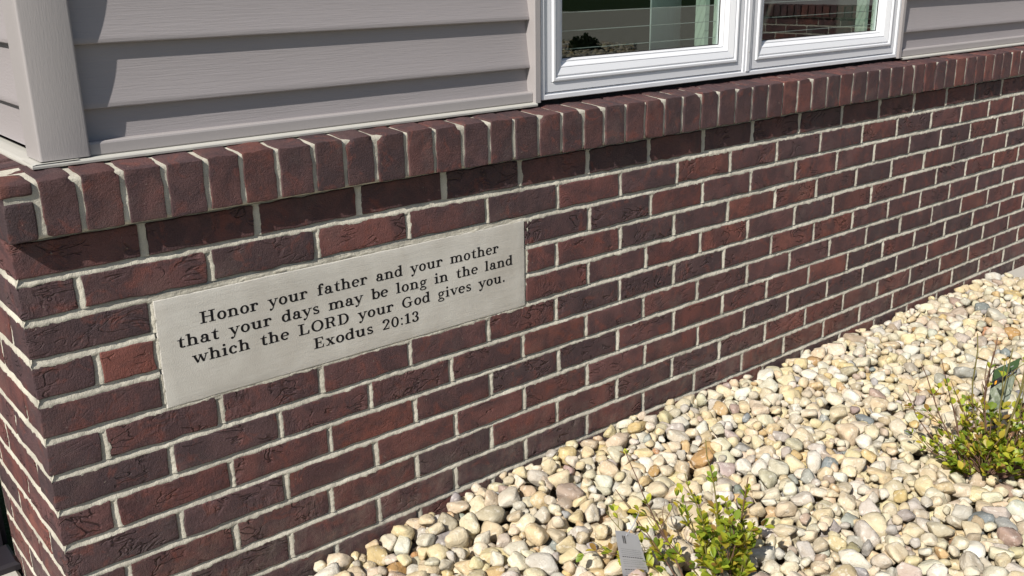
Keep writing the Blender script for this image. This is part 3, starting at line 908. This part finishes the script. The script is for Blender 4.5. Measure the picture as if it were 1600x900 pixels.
# ------------------------------------------------------------------ gravel bed
X0, X1, Y0, Y1 = .02, 3.42, -1.75, .0
def bedz(x, y):
    """height of the top of the gravel"""
    pts = [(-.2, -.775), (.25, -.772), (.44, -.764), (.62, -.752), (.93, -.722), (1.1, -.722), (1.4, -.716), (1.86, -.742), (2.25, -.752), (3.0, -.747), (3.6, -.762)]
    xs_, zs = zip(*pts)
    zw = np.interp(x, xs_, zs)
    mid = -.738+.010*np.sin(x*3.1+1)*np.cos(y*4.0)
    t = np.clip(-y/.35, 0, 1)
    return zw*(1-t)+mid*t

def ico(sub):
    import bmesh
    b = bmesh.new(); bmesh.ops.create_icosphere(b, subdivisions=sub, radius=1)
    V = np.array([v.co[:] for v in b.verts]); F = np.array([[v.index for v in q.verts] for q in b.faces]); b.free()
    return V, F
ICO3 = ico(3); ICO2 = ico(2)
def pebble_shape(seed, ic):
    g = np.random.default_rng(seed)
    V, F = ic
    n = g.integers(8, 14)
    N = g.normal(size=(n, 3)); N /= np.linalg.norm(N, axis=1)[:, None]
    N = np.vstack([N, np.eye(3), -np.eye(3)])
    d = np.concatenate([g.uniform(.55, .98, n), np.full(6, 1.0)])
    p_ = g.choice([8.0, 15.0, 32.0], p=[.15, .40, .45])
    dots = np.maximum(V@N.T/d, 0)
    rr = (np.sum(dots**p_, axis=1))**(-1/p_)
    P = V*rr[:, None]
    P *= 1+.05*vnoise(P+seed*3.3, 1.9, seed, 3)[:, None]
    P -= (P.max(0)+P.min(0))/2
    P /= np.abs(P).max(0)
    return P
NS = 36
SH2 = [pebble_shape(i, ICO2) for i in range(NS)]
SH3 = [pebble_shape(i, ICO3) for i in range(NS)]

# drop the stones one by one on a height map
RES = .005
gx = int((X1-X0+.2)/RES); gy = int((Y1-Y0+.2)/RES)
XX = X0-.1+np.arange(gx)*RES; YY = Y0-.1+np.arange(gy)*RES
GX, GY = np.meshgrid(XX, YY, indexing='ij')
top = bedz(GX, GY)
hm = top-.050
target_top = top
stones = []
def drop(n, smin, smax, power, tries, sink):
    for _ in range(n):
        s = smin+(smax-smin)*rng.random()**power
        asp = rng.uniform(.70, 1.0); fl_ = rng.uniform(.48, .85)
        a, b, c = s/2, s/2*asp, s/2*fl_
        ang = rng.uniform(0, math.pi)
        ca, sa = math.cos(ang), math.sin(ang)
        R_ = int(a/RES)+1
        ii, jj_ = np.meshgrid(np.arange(-R_, R_+1), np.arange(-R_, R_+1), indexing='ij')
        dx, dy = ii*RES, jj_*RES
        u = (dx*ca+dy*sa)/a; v = (-dx*sa+dy*ca)/b
        q = 1-(u**2+v**2)
        msk = q > 0.02
        low = c*np.sqrt(np.where(msk, q, 0))
        best = None
        for t in range(tries):
            x = rng.uniform(X0+a*.8, X1-a*.6); y = rng.uniform(Y0, Y1-b*1.02-.002)
            if x < .42 and y > -.3 and rng.random() < 0: continue
            i0 = int((x-XX[0])/RES); j0 = int((y-YY[0])/RES)
            if i0-R_ < 0 or j0-R_ < 0 or i0+R_+1 > gx or j0+R_+1 > gy: continue
            sub = hm[i0-R_:i0+R_+1, j0-R_:j0+R_+1]
            z = (sub+low)[msk].max()          # centre height so that the underside touches
            over = z+c*.3-target_top[i0, j0]
            if best is None or over < best[0]: best = (over, x, y, z, i0, j0)
        if best is None: continue
        over, x, y, z, i0, j0 = best
        if over > .016: continue
        sub = hm[i0-R_:i0+R_+1, j0-R_:j0+R_+1]
        # tilt with the ground under it
        w_ = msk
        gxs = np.polyfit(dx[w_], sub[w_], 1)[0] if w_.sum() > 3 else 0
        gys = np.polyfit(dy[w_], sub[w_], 1)[0] if w_.sum() > 3 else 0
        gxs = float(np.clip(gxs, -.7, .7)); gys = float(np.clip(gys, -.7, .7))
        z -= c*sink
        upper = z+gxs*dx*.5+gys*dy*.5+low*.92
        hm[i0-R_:i0+R_+1, j0-R_:j0+R_+1] = np.where(msk, np.maximum(sub, upper), sub)
        stones.append((x, y, z, a, b, c, ang, gxs*.6, gys*.6))
drop(2900, .034, .054, 1.0, 3, .22)
drop(3600, .028, .056, 1.3, 5, .22)
drop(2300, .033, .070, 1.5, 6, .18)
drop(3600, .015, .032, 1.0, 9, .15)

PCOL = [((.60, .51, .33), 22), ((.59, .51, .37), 25), ((.60, .55, .43), 20), ((.49, .43, .32), 8), ((.48, .45, .39), 9), ((.63, .60, .52), 10), ((.55, .42, .23), 4),
        ((.33, .33, .31), 2.8), ((.23, .24, .24), 1.3), ((.41, .25, .13), 1.4), ((.38, .30, .24), 2.2), ((.44, .38, .33), 2.0), ((.36, .30, .21), 2)]
pw = np.array([q for _, q in PCOL]); pw = pw/pw.sum()
def scol():
    c = np.array(PCOL[rng.choice(len(PCOL), p=pw)][0]); c = c*rng.uniform(.88, 1.10)+rng.normal(0, .012, 3)
    return np.clip(c, .03, .86)
# which stones show largest
Cv = np.array(CAM); Fv = np.array(f); Rv = np.array(r2); Uv = np.array(u2)
def screen(p):
    d_ = np.array(p)-Cv; z_ = d_@Fv
    return (.5+d_@Rv/z_*34.208/36, .5+d_@Uv/z_*34.208/36*16/9, z_)
info = []
for i, s_ in enumerate(stones):
    sx_, sy_, z_ = screen(s_[:3])
    inside = -.02 < sx_ < 1.02 and -.04 < sy_ < 1.02
    i0 = int((s_[0]-XX[0])/RES); j0 = int((s_[1]-YY[0])/RES)
    onTop = hm[i0, j0] < s_[2]+s_[5]*1.05
    info.append((inside, onTop, math.sqrt(s_[3]*s_[4])/z_))
order = sorted(range(len(stones)), key=lambda i: -(info[i][2] if info[i][0] and info[i][1] else 0))
nearest = set(order[:300]); second = set(order[300:1000])
bed = struct(link('gravel_bed', None))
bed.name = 'gravel_bed'
def smatrix(s_):
    x, y, z, a, b, c, ang, gxs, gys = s_
    n = Vector((-gxs, -gys, 1)).normalized()
    q = Vector((0, 0, 1)).rotation_difference(n).to_matrix() @ Matrix.Rotation(ang, 3, 'Z')
    return q @ Matrix.Diagonal((a*1.07, b*1.07, c*1.12))
pme = []
for i in range(NS):
    me = fastmesh('pebble', SH3[i]*.02, ICO3[1], M_PEB, True); pme.append(me)
VV = []; FF = []; CC = []; off = 0
for i, s_ in enumerate(stones):
    M3 = smatrix(s_); k = int(rng.integers(NS)); c = scol()
    # random flips keep the 36 shapes from reading as copies
    S3 = np.array(M3) @ np.diag(rng.choice([-1, 1], 3).astype(float))
    if np.linalg.det(S3) < 0: S3 = S3 @ np.diag([1, 1, -1.0])
    if i in nearest:
        o = link('pebble', pme[k], bed)
        mm_ = Matrix([list(map(float, q)) for q in S3/.02]).to_4x4(); mm_.translation = Vector(s_[:3])
        o.matrix_world = mm_
        o.color = (*[float(q) for q in c], 1)
    else:
        ins, ot, _ = info[i]
        i0 = int((s_[0]-XX[0])/RES); j0 = int((s_[1]-YY[0])/RES); q_ = max(2, int(s_[4]*.75/RES)); zt_ = s_[2]+s_[5]*1.1
        if all(hm[i0+a_*q_, j0+b_*q_] > zt_ for a_ in (-1, 0, 1) for b_ in (-1, 0, 1)): continue       # buried, nothing of it shows
        fine_ = i in second
        ic = ICO3 if fine_ else ICO2; P = (SH3 if fine_ else SH2)[k]@S3.T+np.array(s_[:3])
        VV.append(P); FF.append(ic[1]+off); off += len(P); CC.append(np.tile(np.append(c, 1), (len(P), 1)))
print('mass tris', sum(len(q) for q in FF))
me = fastmesh('pebbles', np.vstack(VV), np.vstack(FF), M_PEBS, True)
ca_ = me.color_attributes.new('stone_colour', 'FLOAT_COLOR', 'POINT')
ca_.data.foreach_set('color', np.vstack(CC).astype(np.float32).ravel())
o = link('pebbles', me, bed); o['kind'] = 'stuff'
# soil sheet under the stones
nx_, ny_ = 60, 30
U, W_ = np.meshgrid(np.linspace(X0-.01, X1, nx_+1), np.linspace(Y0-.3, .01, ny_+1), indexing='ij')
pts = np.stack([U.ravel(), W_.ravel(), (bedz(U, W_)-.046).ravel()], 1)
i_ = np.arange(nx_)[:, None]*(ny_+1)+np.arange(ny_)[None, :]
struct(link('soil', fastmesh('soil', pts, np.stack([i_, i_+ny_+1, i_+ny_+2, i_+1], -1).reshape(-1, 4), M_SOIL, True)))
print('stones', len(stones))

# ------------------------------------------------------------------ shrubs
def tube(V, F, pts, r0_, r1_, seg=6):
    r0_ *= 1.25; r1_ *= 1.25
    n = len(pts); b0 = len(V)
    for i, p in enumerate(pts):
        p = Vector(p); d_ = (Vector(pts[min(i+1, n-1)])-Vector(pts[max(i-1, 0)])).normalized()
        x_ = d_.orthogonal().normalized(); y_ = d_.cross(x_)
        rr__ = r0_+(r1_-r0_)*i/(n-1)
        for k in range(seg):
            a = 2*math.pi*k/seg
            V.append(p+x_*math.cos(a)*rr__+y_*math.sin(a)*rr__)
    for i in range(n-1):
        for k in range(seg):
            k2 = (k+1) % seg
            F.append((b0+i*seg+k, b0+i*seg+k2, b0+(i+1)*seg+k2, b0+(i+1)*seg+k))
    F.append(tuple(b0+(n-1)*seg+k for k in range(seg)))
def wander(a, b, n, amp, rr):
    a = Vector(a); b = Vector(b); out = []
    o1 = Vector((rr.uniform(-1, 1), rr.uniform(-1, 1), rr.uniform(-.3, .3)))*amp
    o2 = Vector((rr.uniform(-1, 1), rr.uniform(-1, 1), 0))*amp*.5
    for i in range(n+1):
        t = i/n
        p = a.lerp(b, t)+o1*math.sin(t*math.pi)+o2*math.sin(t*math.pi*2.6)
        p += Vector((rr.uniform(-1, 1), rr.uniform(-1, 1), 0))*amp*.10*(0 < t < 1)
        out.append(p)
    return out
LV = [(0, 0), (.17, .22), (.31, .50), (.24, .80), (0, 1.0), (-.24, .80), (-.31, .50), (-.17, .22)]
def leaf(V, F, C_, p, dirv, up, size, col, rr):
    dirv = dirv.normalized(); side = dirv.cross(up)
    if side.length < 1e-4: side = dirv.orthogonal()
    side.normalize(); nrm = side.cross(dirv)
    b = len(V)
    curl = rr.uniform(.0, .25)
    for (a, t) in LV: V.append(p+side*(a*size)+dirv*(t*size)+nrm*size*(abs(a)*.35-curl*t*t))
    V.append(p+dirv*(size*.55)-nrm*size*(curl*.3))
    m_ = b+8
    for k in range(8): F.append((b+k, b+(k+1) % 8, m_))
    C_ += [col]*9
LC = [(.36, .39, .035), (.29, .35, .035), (.42, .43, .045), (.20, .28, .03), (.44, .36, .05), (.14, .21, .025)]
def sprig(V, F, C_, p, axis, n, size, rr, red=0.0):
    ax = axis.normalized(); o_ = ax.orthogonal().normalized(); o2 = ax.cross(o_)
    for k in range(n):
        a = rr.uniform(0, 6.283)
        out_ = (o_*math.cos(a)+o2*math.sin(a)); d_ = out_*rr.uniform(.4, 1.0)+ax*rr.uniform(.5, 1.6)
        c = LC[rr.randrange(len(LC))]; g = rr.uniform(.8, 1.2)
        if rr.random() < red: c = (.28, .17, .05)
        leaf(V, F, C_, p+out_*.001, d_, Vector((rr.uniform(-.4, .4), rr.uniform(-.4, .4), 1)), size*rr.uniform(.7, 1.25), (c[0]*g, c[1]*g, c[2]*g, 1), rr)
def foliage_obj(V, F, C_, parent):
    me = mesh('foliage', V, F, M_LEAF, True)
    at_ = me.color_attributes.new('leaf_tint', 'FLOAT_COLOR', 'POINT')
    at_.data.foreach_set('color', np.array(C_, np.float32).ravel())
    return link('foliage', me, parent)
def shrub(name, label, base, stems, clumps, seed, leafsize, dens, group, fr0=.15, red=.05):
    rr = random.Random(seed)
    sh = thing(name, label, 'shrub', base, group)
    bv = Vector(base); V = []; F = []; C_ = []
    for (tip, root, rad, leafy) in stems:
        pts = wander(Vector(root)-bv, Vector(tip)-bv, 9, .012, rr)
        SV = []; SF = []
        tube(SV, SF, pts, rad, rad*.45)
        # side twigs
        for q in range(rr.randint(1, 3)):
            i = rr.randint(3, 7); dv = (pts[i+1]-pts[i]).normalized()
            sdv = (dv+Vector((rr.uniform(-1, 1), rr.uniform(-1, 1), rr.uniform(-.1, .7)))*.9).normalized()
            ln = rr.uniform(.03, .08)
            tp = wander(pts[i], pts[i]+sdv*ln, 4, .004, rr); tube(SV, SF, tp, rad*.55, rad*.3, 5)
            if rr.random() < leafy+.25:
                for g_ in (2, 4): sprig(V, F, C_, tp[g_], sdv, rr.randint(2, 4), leafsize*.8, rr, red)
        link('stem', mesh('stem', SV, SF, M_STEM if rr.random() < .65 else M_STEMG, True), sh)
        for i in range(1, len(pts)):
            t = i/(len(pts)-1)
            for sub in range(3):
                if rr.random() < leafy*(1.15-.8*t):
                    p = pts[i-1].lerp(pts[i], sub/3); sprig(V, F, C_, p, pts[i]-pts[i-1], rr.randint(2, 5), leafsize*(1.05-.45*t), rr, red)
    for (c, rad, n) in clumps:
        for k in range(n):
            d_ = Vector((rr.gauss(0, 1), rr.gauss(0, 1), rr.gauss(0, .75))); d_ = d_/max(.3, d_.length)*rad*rr.random()**.5
            p = Vector(c)-bv+Vector((d_.x, d_.y, d_.z*.7))
            if p.z < .01: p.z = rr.uniform(.01, .03)
            tw = (p-Vector((0, 0, -.03))).normalized()+Vector((rr.uniform(-.5, .5), rr.uniform(-.5, .5), rr.uniform(0, .6)))
            sprig(V, F, C_, p, tw, rr.randint(4, 6), leafsize, rr, red)
            if k % 3 == 0:
                SV = []; SF = []
                tube(SV, SF, wander(Vector((d_.x*.15, d_.y*.15, 0)), p, 5, .010, rr), .0013, .0007, 5)
                V0 = len(SV)
                stubs.append((SV, SF))
        VS = []; FS = []
        for (sv, sf) in stubs:
            b_ = len(VS); VS += sv; FS += [tuple(b_+q for q in ff) for ff in sf]
        stubs.clear()
        if VS: link('twigs', mesh('twigs', VS, FS, M_STEM, True), sh)['kind'] = 'stuff'
    foliage_obj(V, F, C_, sh)
    return sh
stubs = []
BA = (1.000, -.605, -.735)
stA = [((.894, -.427, -.488), (.945, -.545, -.735), .0016, .34), ((.886, -.415, -.572), (.935, -.540, -.735), .0013, .28), ((.878, -.404, -.622), (.925, -.520, -.735), .0012, .3),
       ((.965, -.525, -.521), (.985, -.590, -.735), .0018, .95), ((.986, -.553, -.448), (.998, -.600, -.735), .0019, .90), ((1.030, -.614, -.514), (1.020, -.615, -.735), .0019, .80),
       ((.850, -.385, -.690), (.905, -.500, -.740), .0011, .3), ((1.030, -.625, -.600), (1.012, -.615, -.735), .0014, .7), ((.928, -.474, -.611), (.965, -.570, -.735), .0013, .35),
       ((.950, -.520, -.585), (.990, -.590, -.735), .0013, .8), ((1.000, -.590, -.560), (1.000, -.610, -.735), .0014, .85), ((1.010, -.640, -.600), (1.005, -.620, -.735), .0013, .85), ((.985, -.520, -.570), (1.0, -.60, -.735), .0012, .8)]
clA = [((.980, -.595, -.680), .034, 12), ((.990, -.600, -.640), .022, 7)]
shrub('shrub', 'small young shrub with upright yellow green stems, nearest in the gravel, beside a white tag', BA, stA, clA, 5, .0225, 1, 'young shrubs in the gravel bed')
BB = (1.770, -.735, -.738)
stB = [((1.753, -.668, -.399), (1.765, -.710, -.738), .0022, .16), ((1.712, -.574, -.489), (1.740, -.700, -.738), .0018, .28), ((1.730, -.615, -.469), (1.750, -.700, -.738), .0016, .30),
       ((1.699, -.544, -.557), (1.735, -.690, -.738), .0016, .34), ((1.771, -.707, -.403), (1.775, -.735, -.738), .0020, .14), ((1.820, -.760, -.345), (1.790, -.745, -.738), .0028, .12),
       ((1.785, -.741, -.424), (1.785, -.745, -.738), .0020, .18), ((1.799, -.770, -.502), (1.795, -.755, -.738), .0018, .35), ((1.715, -.595, -.690), (1.745, -.700, -.738), .0014, .30),
       ((1.763, -.690, -.517), (1.770, -.725, -.738), .0017, .38), ((1.840, -.845, -.470), (1.800, -.765, -.738), .0020, .35), ((1.870, -.800, -.440), (1.800, -.750, -.738), .0020, .25),
       ((1.700, -.790, -.640), (1.750, -.740, -.738), .0014, .35), ((1.730, -.600, -.600), (1.745, -.700, -.738), .0014, .5), ((1.88, -.93, -.56), (1.81, -.78, -.738), .0018, .5),
       ((1.742, -.640, -.520), (1.755, -.705, -.738), .0015, .3), ((1.790, -.700, -.440), (1.775, -.725, -.738), .0017, .2), ((1.835, -.790, -.420), (1.795, -.750, -.738), .0018, .2), ((1.80, -.80, -.50), (1.79, -.76, -.738), .0015, .4), ((1.690, -.640, -.655), (1.745, -.705, -.738), .0013, .4)]
clB = [((1.745, -.700, -.680), .074, 50), ((1.795, -.765, -.665), .080, 74), ((1.865, -.845, -.650), .088, 60), ((1.800, -.735, -.600), .055, 10), ((1.745, -.68, -.620), .040, 7)]
shrub('shrub', 'low bushy shrub with bare brown upper twigs and a dark picture tag, at the right', BB, stB, clB, 9, .0200, 1, 'young shrubs in the gravel bed', red=.10)

# ------------------------------------------------------------------ plant tags
def card(name, pts, mat, parent, origin, th=.0006):
    P = [Vector(p) for p in pts]; n = (P[1]-P[0]).cross(P[-1]-P[0]).normalized()
    V = [p-Vector(origin)+n*th/2 for p in P]+[p-Vector(origin)-n*th/2 for p in P]; m_ = len(P)
    F = [tuple(range(m_)), tuple(range(2*m_-1, m_-1, -1))]+[(i, m_+i, m_+(i+1) % m_, (i+1) % m_) for i in range(m_)]
    me = mesh(name, V, F, mat); link_ = link(name, me, parent)
    return link_, n
M_TAGW = flat_material('tag_plastic', (.46, .47, .51), .4, .4)  # white plastic greyed, the card's shade is put into the colour
M_PRINT = flat_material('tag_print', (.07, .07, .08), .6, .2)
M_PRINTL = flat_material('tag_print_pale', (.30, .31, .33), .6, .2)
O1 = (.871, -.490, -.735)
tagw = thing('plant_tag', 'white plastic care tag with rows of fine print, hanging low on the nearest shrub', 'plant tag', O1)
TL, TR, BR_, BL_ = Vector((0.8125, -0.4861, -0.5981)), Vector((0.8687, -0.4918, -0.6294)), Vector((0.9366, -0.4728, -0.7795)), Vector((0.8665, -0.4628, -0.7526))
tm = (TL*.55+TR*.45)+Vector((0, 0, .003))
_, nw = card('tag_card', [BL_, BR_, TR, tm, TL], M_TAGW, tagw, O1)
def on_card(a, b): # a across 0..1, b down 0..1
    t_ = TL.lerp(TR, a); q_ = BL_.lerp(BR_, a)
    return t_.lerp(q_, b)
def print_bar(a0, a1, b0, b1, mat, par, O_, oc=on_card, nn=None):
    P = [oc(a0, b1), oc(a1, b1), oc(a1, b0), oc(a0, b0)]
    n_ = nn
    V = [p-Vector(O_)+n_*.00045 for p in P]
    V2 = [p-Vector(O_)+n_*.00010 for p in P]
    return V+V2
VP = []; FP = []; VB = []; FB = []
rt = random.Random(3)
for li, b in enumerate([.30, .335, .37, .405, .44, .50, .535, .57, .62, .68, .715, .75, .80, .86, .90, .94]):
    bold = li in (4, 9, 12)
    a = .10+rt.uniform(0, .03)
    while a < .90:
        wd = rt.uniform(.03, .10); e = min(a+wd, .92)
        q = print_bar(a, e, b, b+(.014 if bold else .008), None, None, O1, nn=nw)
        tgt = (VP, FP) if bold else (VB, FB)
        k = len(tgt[0]); tgt[0].extend(q); tgt[1].append((k, k+1, k+2, k+3))
        a = e+.018
for a in (.26, .29, .335, .36): # bar marks near the hole
    q = print_bar(a, a+.018, .06, .20, None, None, O1, nn=nw); k = len(VP); VP += q; FP.append((k, k+1, k+2, k+3))
link('print', mesh('print', VP, FP, M_PRINT), tagw)['kind'] = 'stuff'; link('print', mesh('print', VB, FB, M_PRINTL), tagw)['kind'] = 'stuff'
SV = []; SF = []
tube(SV, SF, [TL.lerp(TR, .5)+Vector((0, 0, -.004))-Vector(O1), Vector((.868, -.480, -.612))-Vector(O1), Vector((.893, -.470, -.602))-Vector(O1)], .0009, .0009, 5)
link('tie', mesh('tie', SV, SF, M_TAGW, True), tagw)

O2 = (1.866, -.700, -.735)
tagp = thing('plant_tag', 'dark green picture tag tilted on a brown twig, at the right edge of the gravel', 'plant tag', O2)
def tag_pic():
    k = NT('tag_picture', .35, .5)
    v = k.coord()
    c = k.ramp(k.noise(k.coord((1, 1, .45), rot=(.0, .5, .4)), 90, 4, .7, 1.5), [(.30, (.10, .12, .09)), (.45, (.18, .21, .15)), (.58, (.26, .29, .22)), (.72, (.40, .42, .38))])
    blue = k.ramp(k.noise(v, 30, 2, .5), [(.5, 0.0), (.65, .35)])
    k.base(k.mix(blue, c, (.24, .29, .34)))
    return k.m
M_PIC = tag_pic()
M_TGREEN = flat_material('tag_green', (.045, .085, .035), .4, .5)
M_TBLACK = flat_material('tag_band', (.025, .025, .030), .4, .5)
M_TORANGE = flat_material('tag_orange', (.75, .33, .03), .5, .3)
TL, TR, BR_, BL_ = Vector((1.8575, -.678, -.514)), Vector((1.8775, -.725, -.474)), Vector((1.874, -.716, -.578)), Vector((1.857, -.676, -.645))
oc2 = lambda a, b: TL.lerp(TR, a).lerp(BL_.lerp(BR_, a), b)
_, n2 = card('tag_card', [BL_, BL_.lerp(BR_, .55)+Vector((0, 0, .002)), BR_, BR_.lerp(TR, .4), TR, TL], M_TGREEN, tagp, O2)
def face_patch(name, a0, a1, b0, b1, mat, h=.0006):
    P = [oc2(a0, b1), oc2(a1, b1), oc2(a1, b0), oc2(a0, b0)]
    V = [p-Vector(O2)+n2*h for p in P]+[p-Vector(O2)+n2*.0001 for p in P]
    F = [(0, 1, 2, 3)]+[(i, 4+i, 4+(i+1) % 4, (i+1) % 4) for i in range(4)]
    return link(name, mesh(name, V, F, mat), tagp)
face_patch('picture', .02, .98, .36, .985, M_PIC)
face_patch('band', .0, 1.0, .22, .36, M_TBLACK)
face_patch('emblem', .14, .22, .255, .325, M_TORANGE, .0009)
for (a, wd) in ((.04, .05), (.58, .06), (.66, .09), (.77, .05), (.84, .09)): face_patch('print', a, a+wd, .268, .298, M_PRINTL, .0009)
for (a, b) in ((.30, .10), (.68, .11), (.74, .11)): face_patch('print', a, a+.04, b, b+.025, M_TORANGE if a < .5 else M_PRINTL, .0009)
SV = []; SF = []
tube(SV, SF, [Vector((1.8675, -.702, -.500))-Vector(O2), Vector((1.864, -.700, -.485))-Vector(O2), Vector((1.856, -.690, -.478))-Vector(O2)], .0012, .0009, 5)
link('tie', mesh('tie', SV, SF, M_TAGW, True), tagp)

# ------------------------------------------------------------------ what the panes reflect: wing of the house, porch column, planting by the lot
wing = thing('wing_wall', 'brick wing wall with on-edge cap, seen only as a reflection in the right pane', 'brick wall', (6.8, -2.0, -.83))
WO = wing.location.copy()
def wbrick(me, x, y, z, rz, sc):
    o = link('brick', me, wing, Vector((x, y, z))-WO, (0, 0, rz)); o.scale = sc; bcol(o, rnd, .3, 1.1)
for r in range(12):
    z = -(r+.5)*H
    y = -3.95+(.1 if r % 2 else 0)
    while y < -.02:
        y1 = min(y+.193, -.01)
        if y1-y > .06: wbrick(stretch[rnd.randrange(NV)], 6.8, (y+y1)/2, z, -math.pi/2, ((y1-y)/.1932, .5, 1))
        y = y1+.0102
y = -3.95
while y < -.05:
    wbrick(rows[rnd.randrange(6)], 6.775, y+.028, .0475, -math.pi/2, (1, 1, 1)); y += .0665
at(slab('mortar', 6.8035, 6.9, -3.95, -.01, -.83, .086, M_MORTAR, wing), WO)
for i in range(14):
    pr = lap_profile(.0+.09+i*LAPH, LAPH); V = []; F = []
    for y in (-.01, -3.9):
        for (d_, z) in pr: V.append((6.80+d_, y, z))
    m_ = len(pr)
    for j in range(m_-1): F.append((j, m_+j, m_+j+1, j+1))
    at(link('siding_board', mesh('siding_board', V, F, M_SIDING, True), wing), WO)
# far gravel island with two shrubs
Vg = []; Fg = []; Cg = []
for i in range(1500):
    x = rng.uniform(7.4, 12); y = -x*.92+rng.uniform(-1.6, 1.2)
    k = int(rng.integers(NS)); s = rng.uniform(.03, .06); P = SH2[k][:, :]*np.array([s, s*.8, s*.55])+np.array([x, y, -.80+rng.uniform(0, .02)])
    Vg.append(P); Fg.append(ICO2[1]+i*len(P)); Cg.append(np.tile(np.append(scol()*.8, 1), (len(P), 1)))
me = fastmesh('far_gravel', np.vstack(Vg), np.vstack(Fg), M_PEBS, True)
ca_ = me.color_attributes.new('stone_colour', 'FLOAT_COLOR', 'POINT'); ca_.data.foreach_set('color', np.vstack(Cg).astype(np.float32).ravel())
o = tag(link('far_gravel', me), 'pale gravel patch by the parking lot, seen only as a reflection in the left pane', 'gravel'); o['kind'] = 'stuff'
for (cx, cy, rad, lab) in ((10.6, -9.6, .24, 'dark round bush in the far gravel, the middle one reflected in the left pane'), (8.9, -8.75, .26, 'dark bush in the far gravel, at the corner of the reflection in the left pane')):
    rr = random.Random(int(cx*10)); V = []; F = []; C_ = []
    t_ = thing('bush', lab, 'shrub', (cx, cy, -.82), 'bushes in the far gravel')
    for q in range(420):
        d_ = Vector((rr.gauss(0, 1), rr.gauss(0, 1), rr.gauss(0, 1))).normalized()*rad*rr.uniform(.55, 1)
        d_.z = abs(d_.z)*1.1
        for s in range(3): leaf(V, F, C_, d_, d_+Vector((rr.uniform(-1, 1), rr.uniform(-1, 1), rr.uniform(-1, 1)))*rad, Vector((rr.uniform(-1, 1), rr.uniform(-1, 1), 1)), .05, (.03, .05, .02, 1), rr)
    foliage_obj(V, F, C_, t_)
    SV = []; SF = []; tube(SV, SF, [(0, 0, 0), (0, 0, rad*.5), (.02, 0, rad)], .02, .01); link('stem', mesh('stem', SV, SF, M_STEM, True), t_)
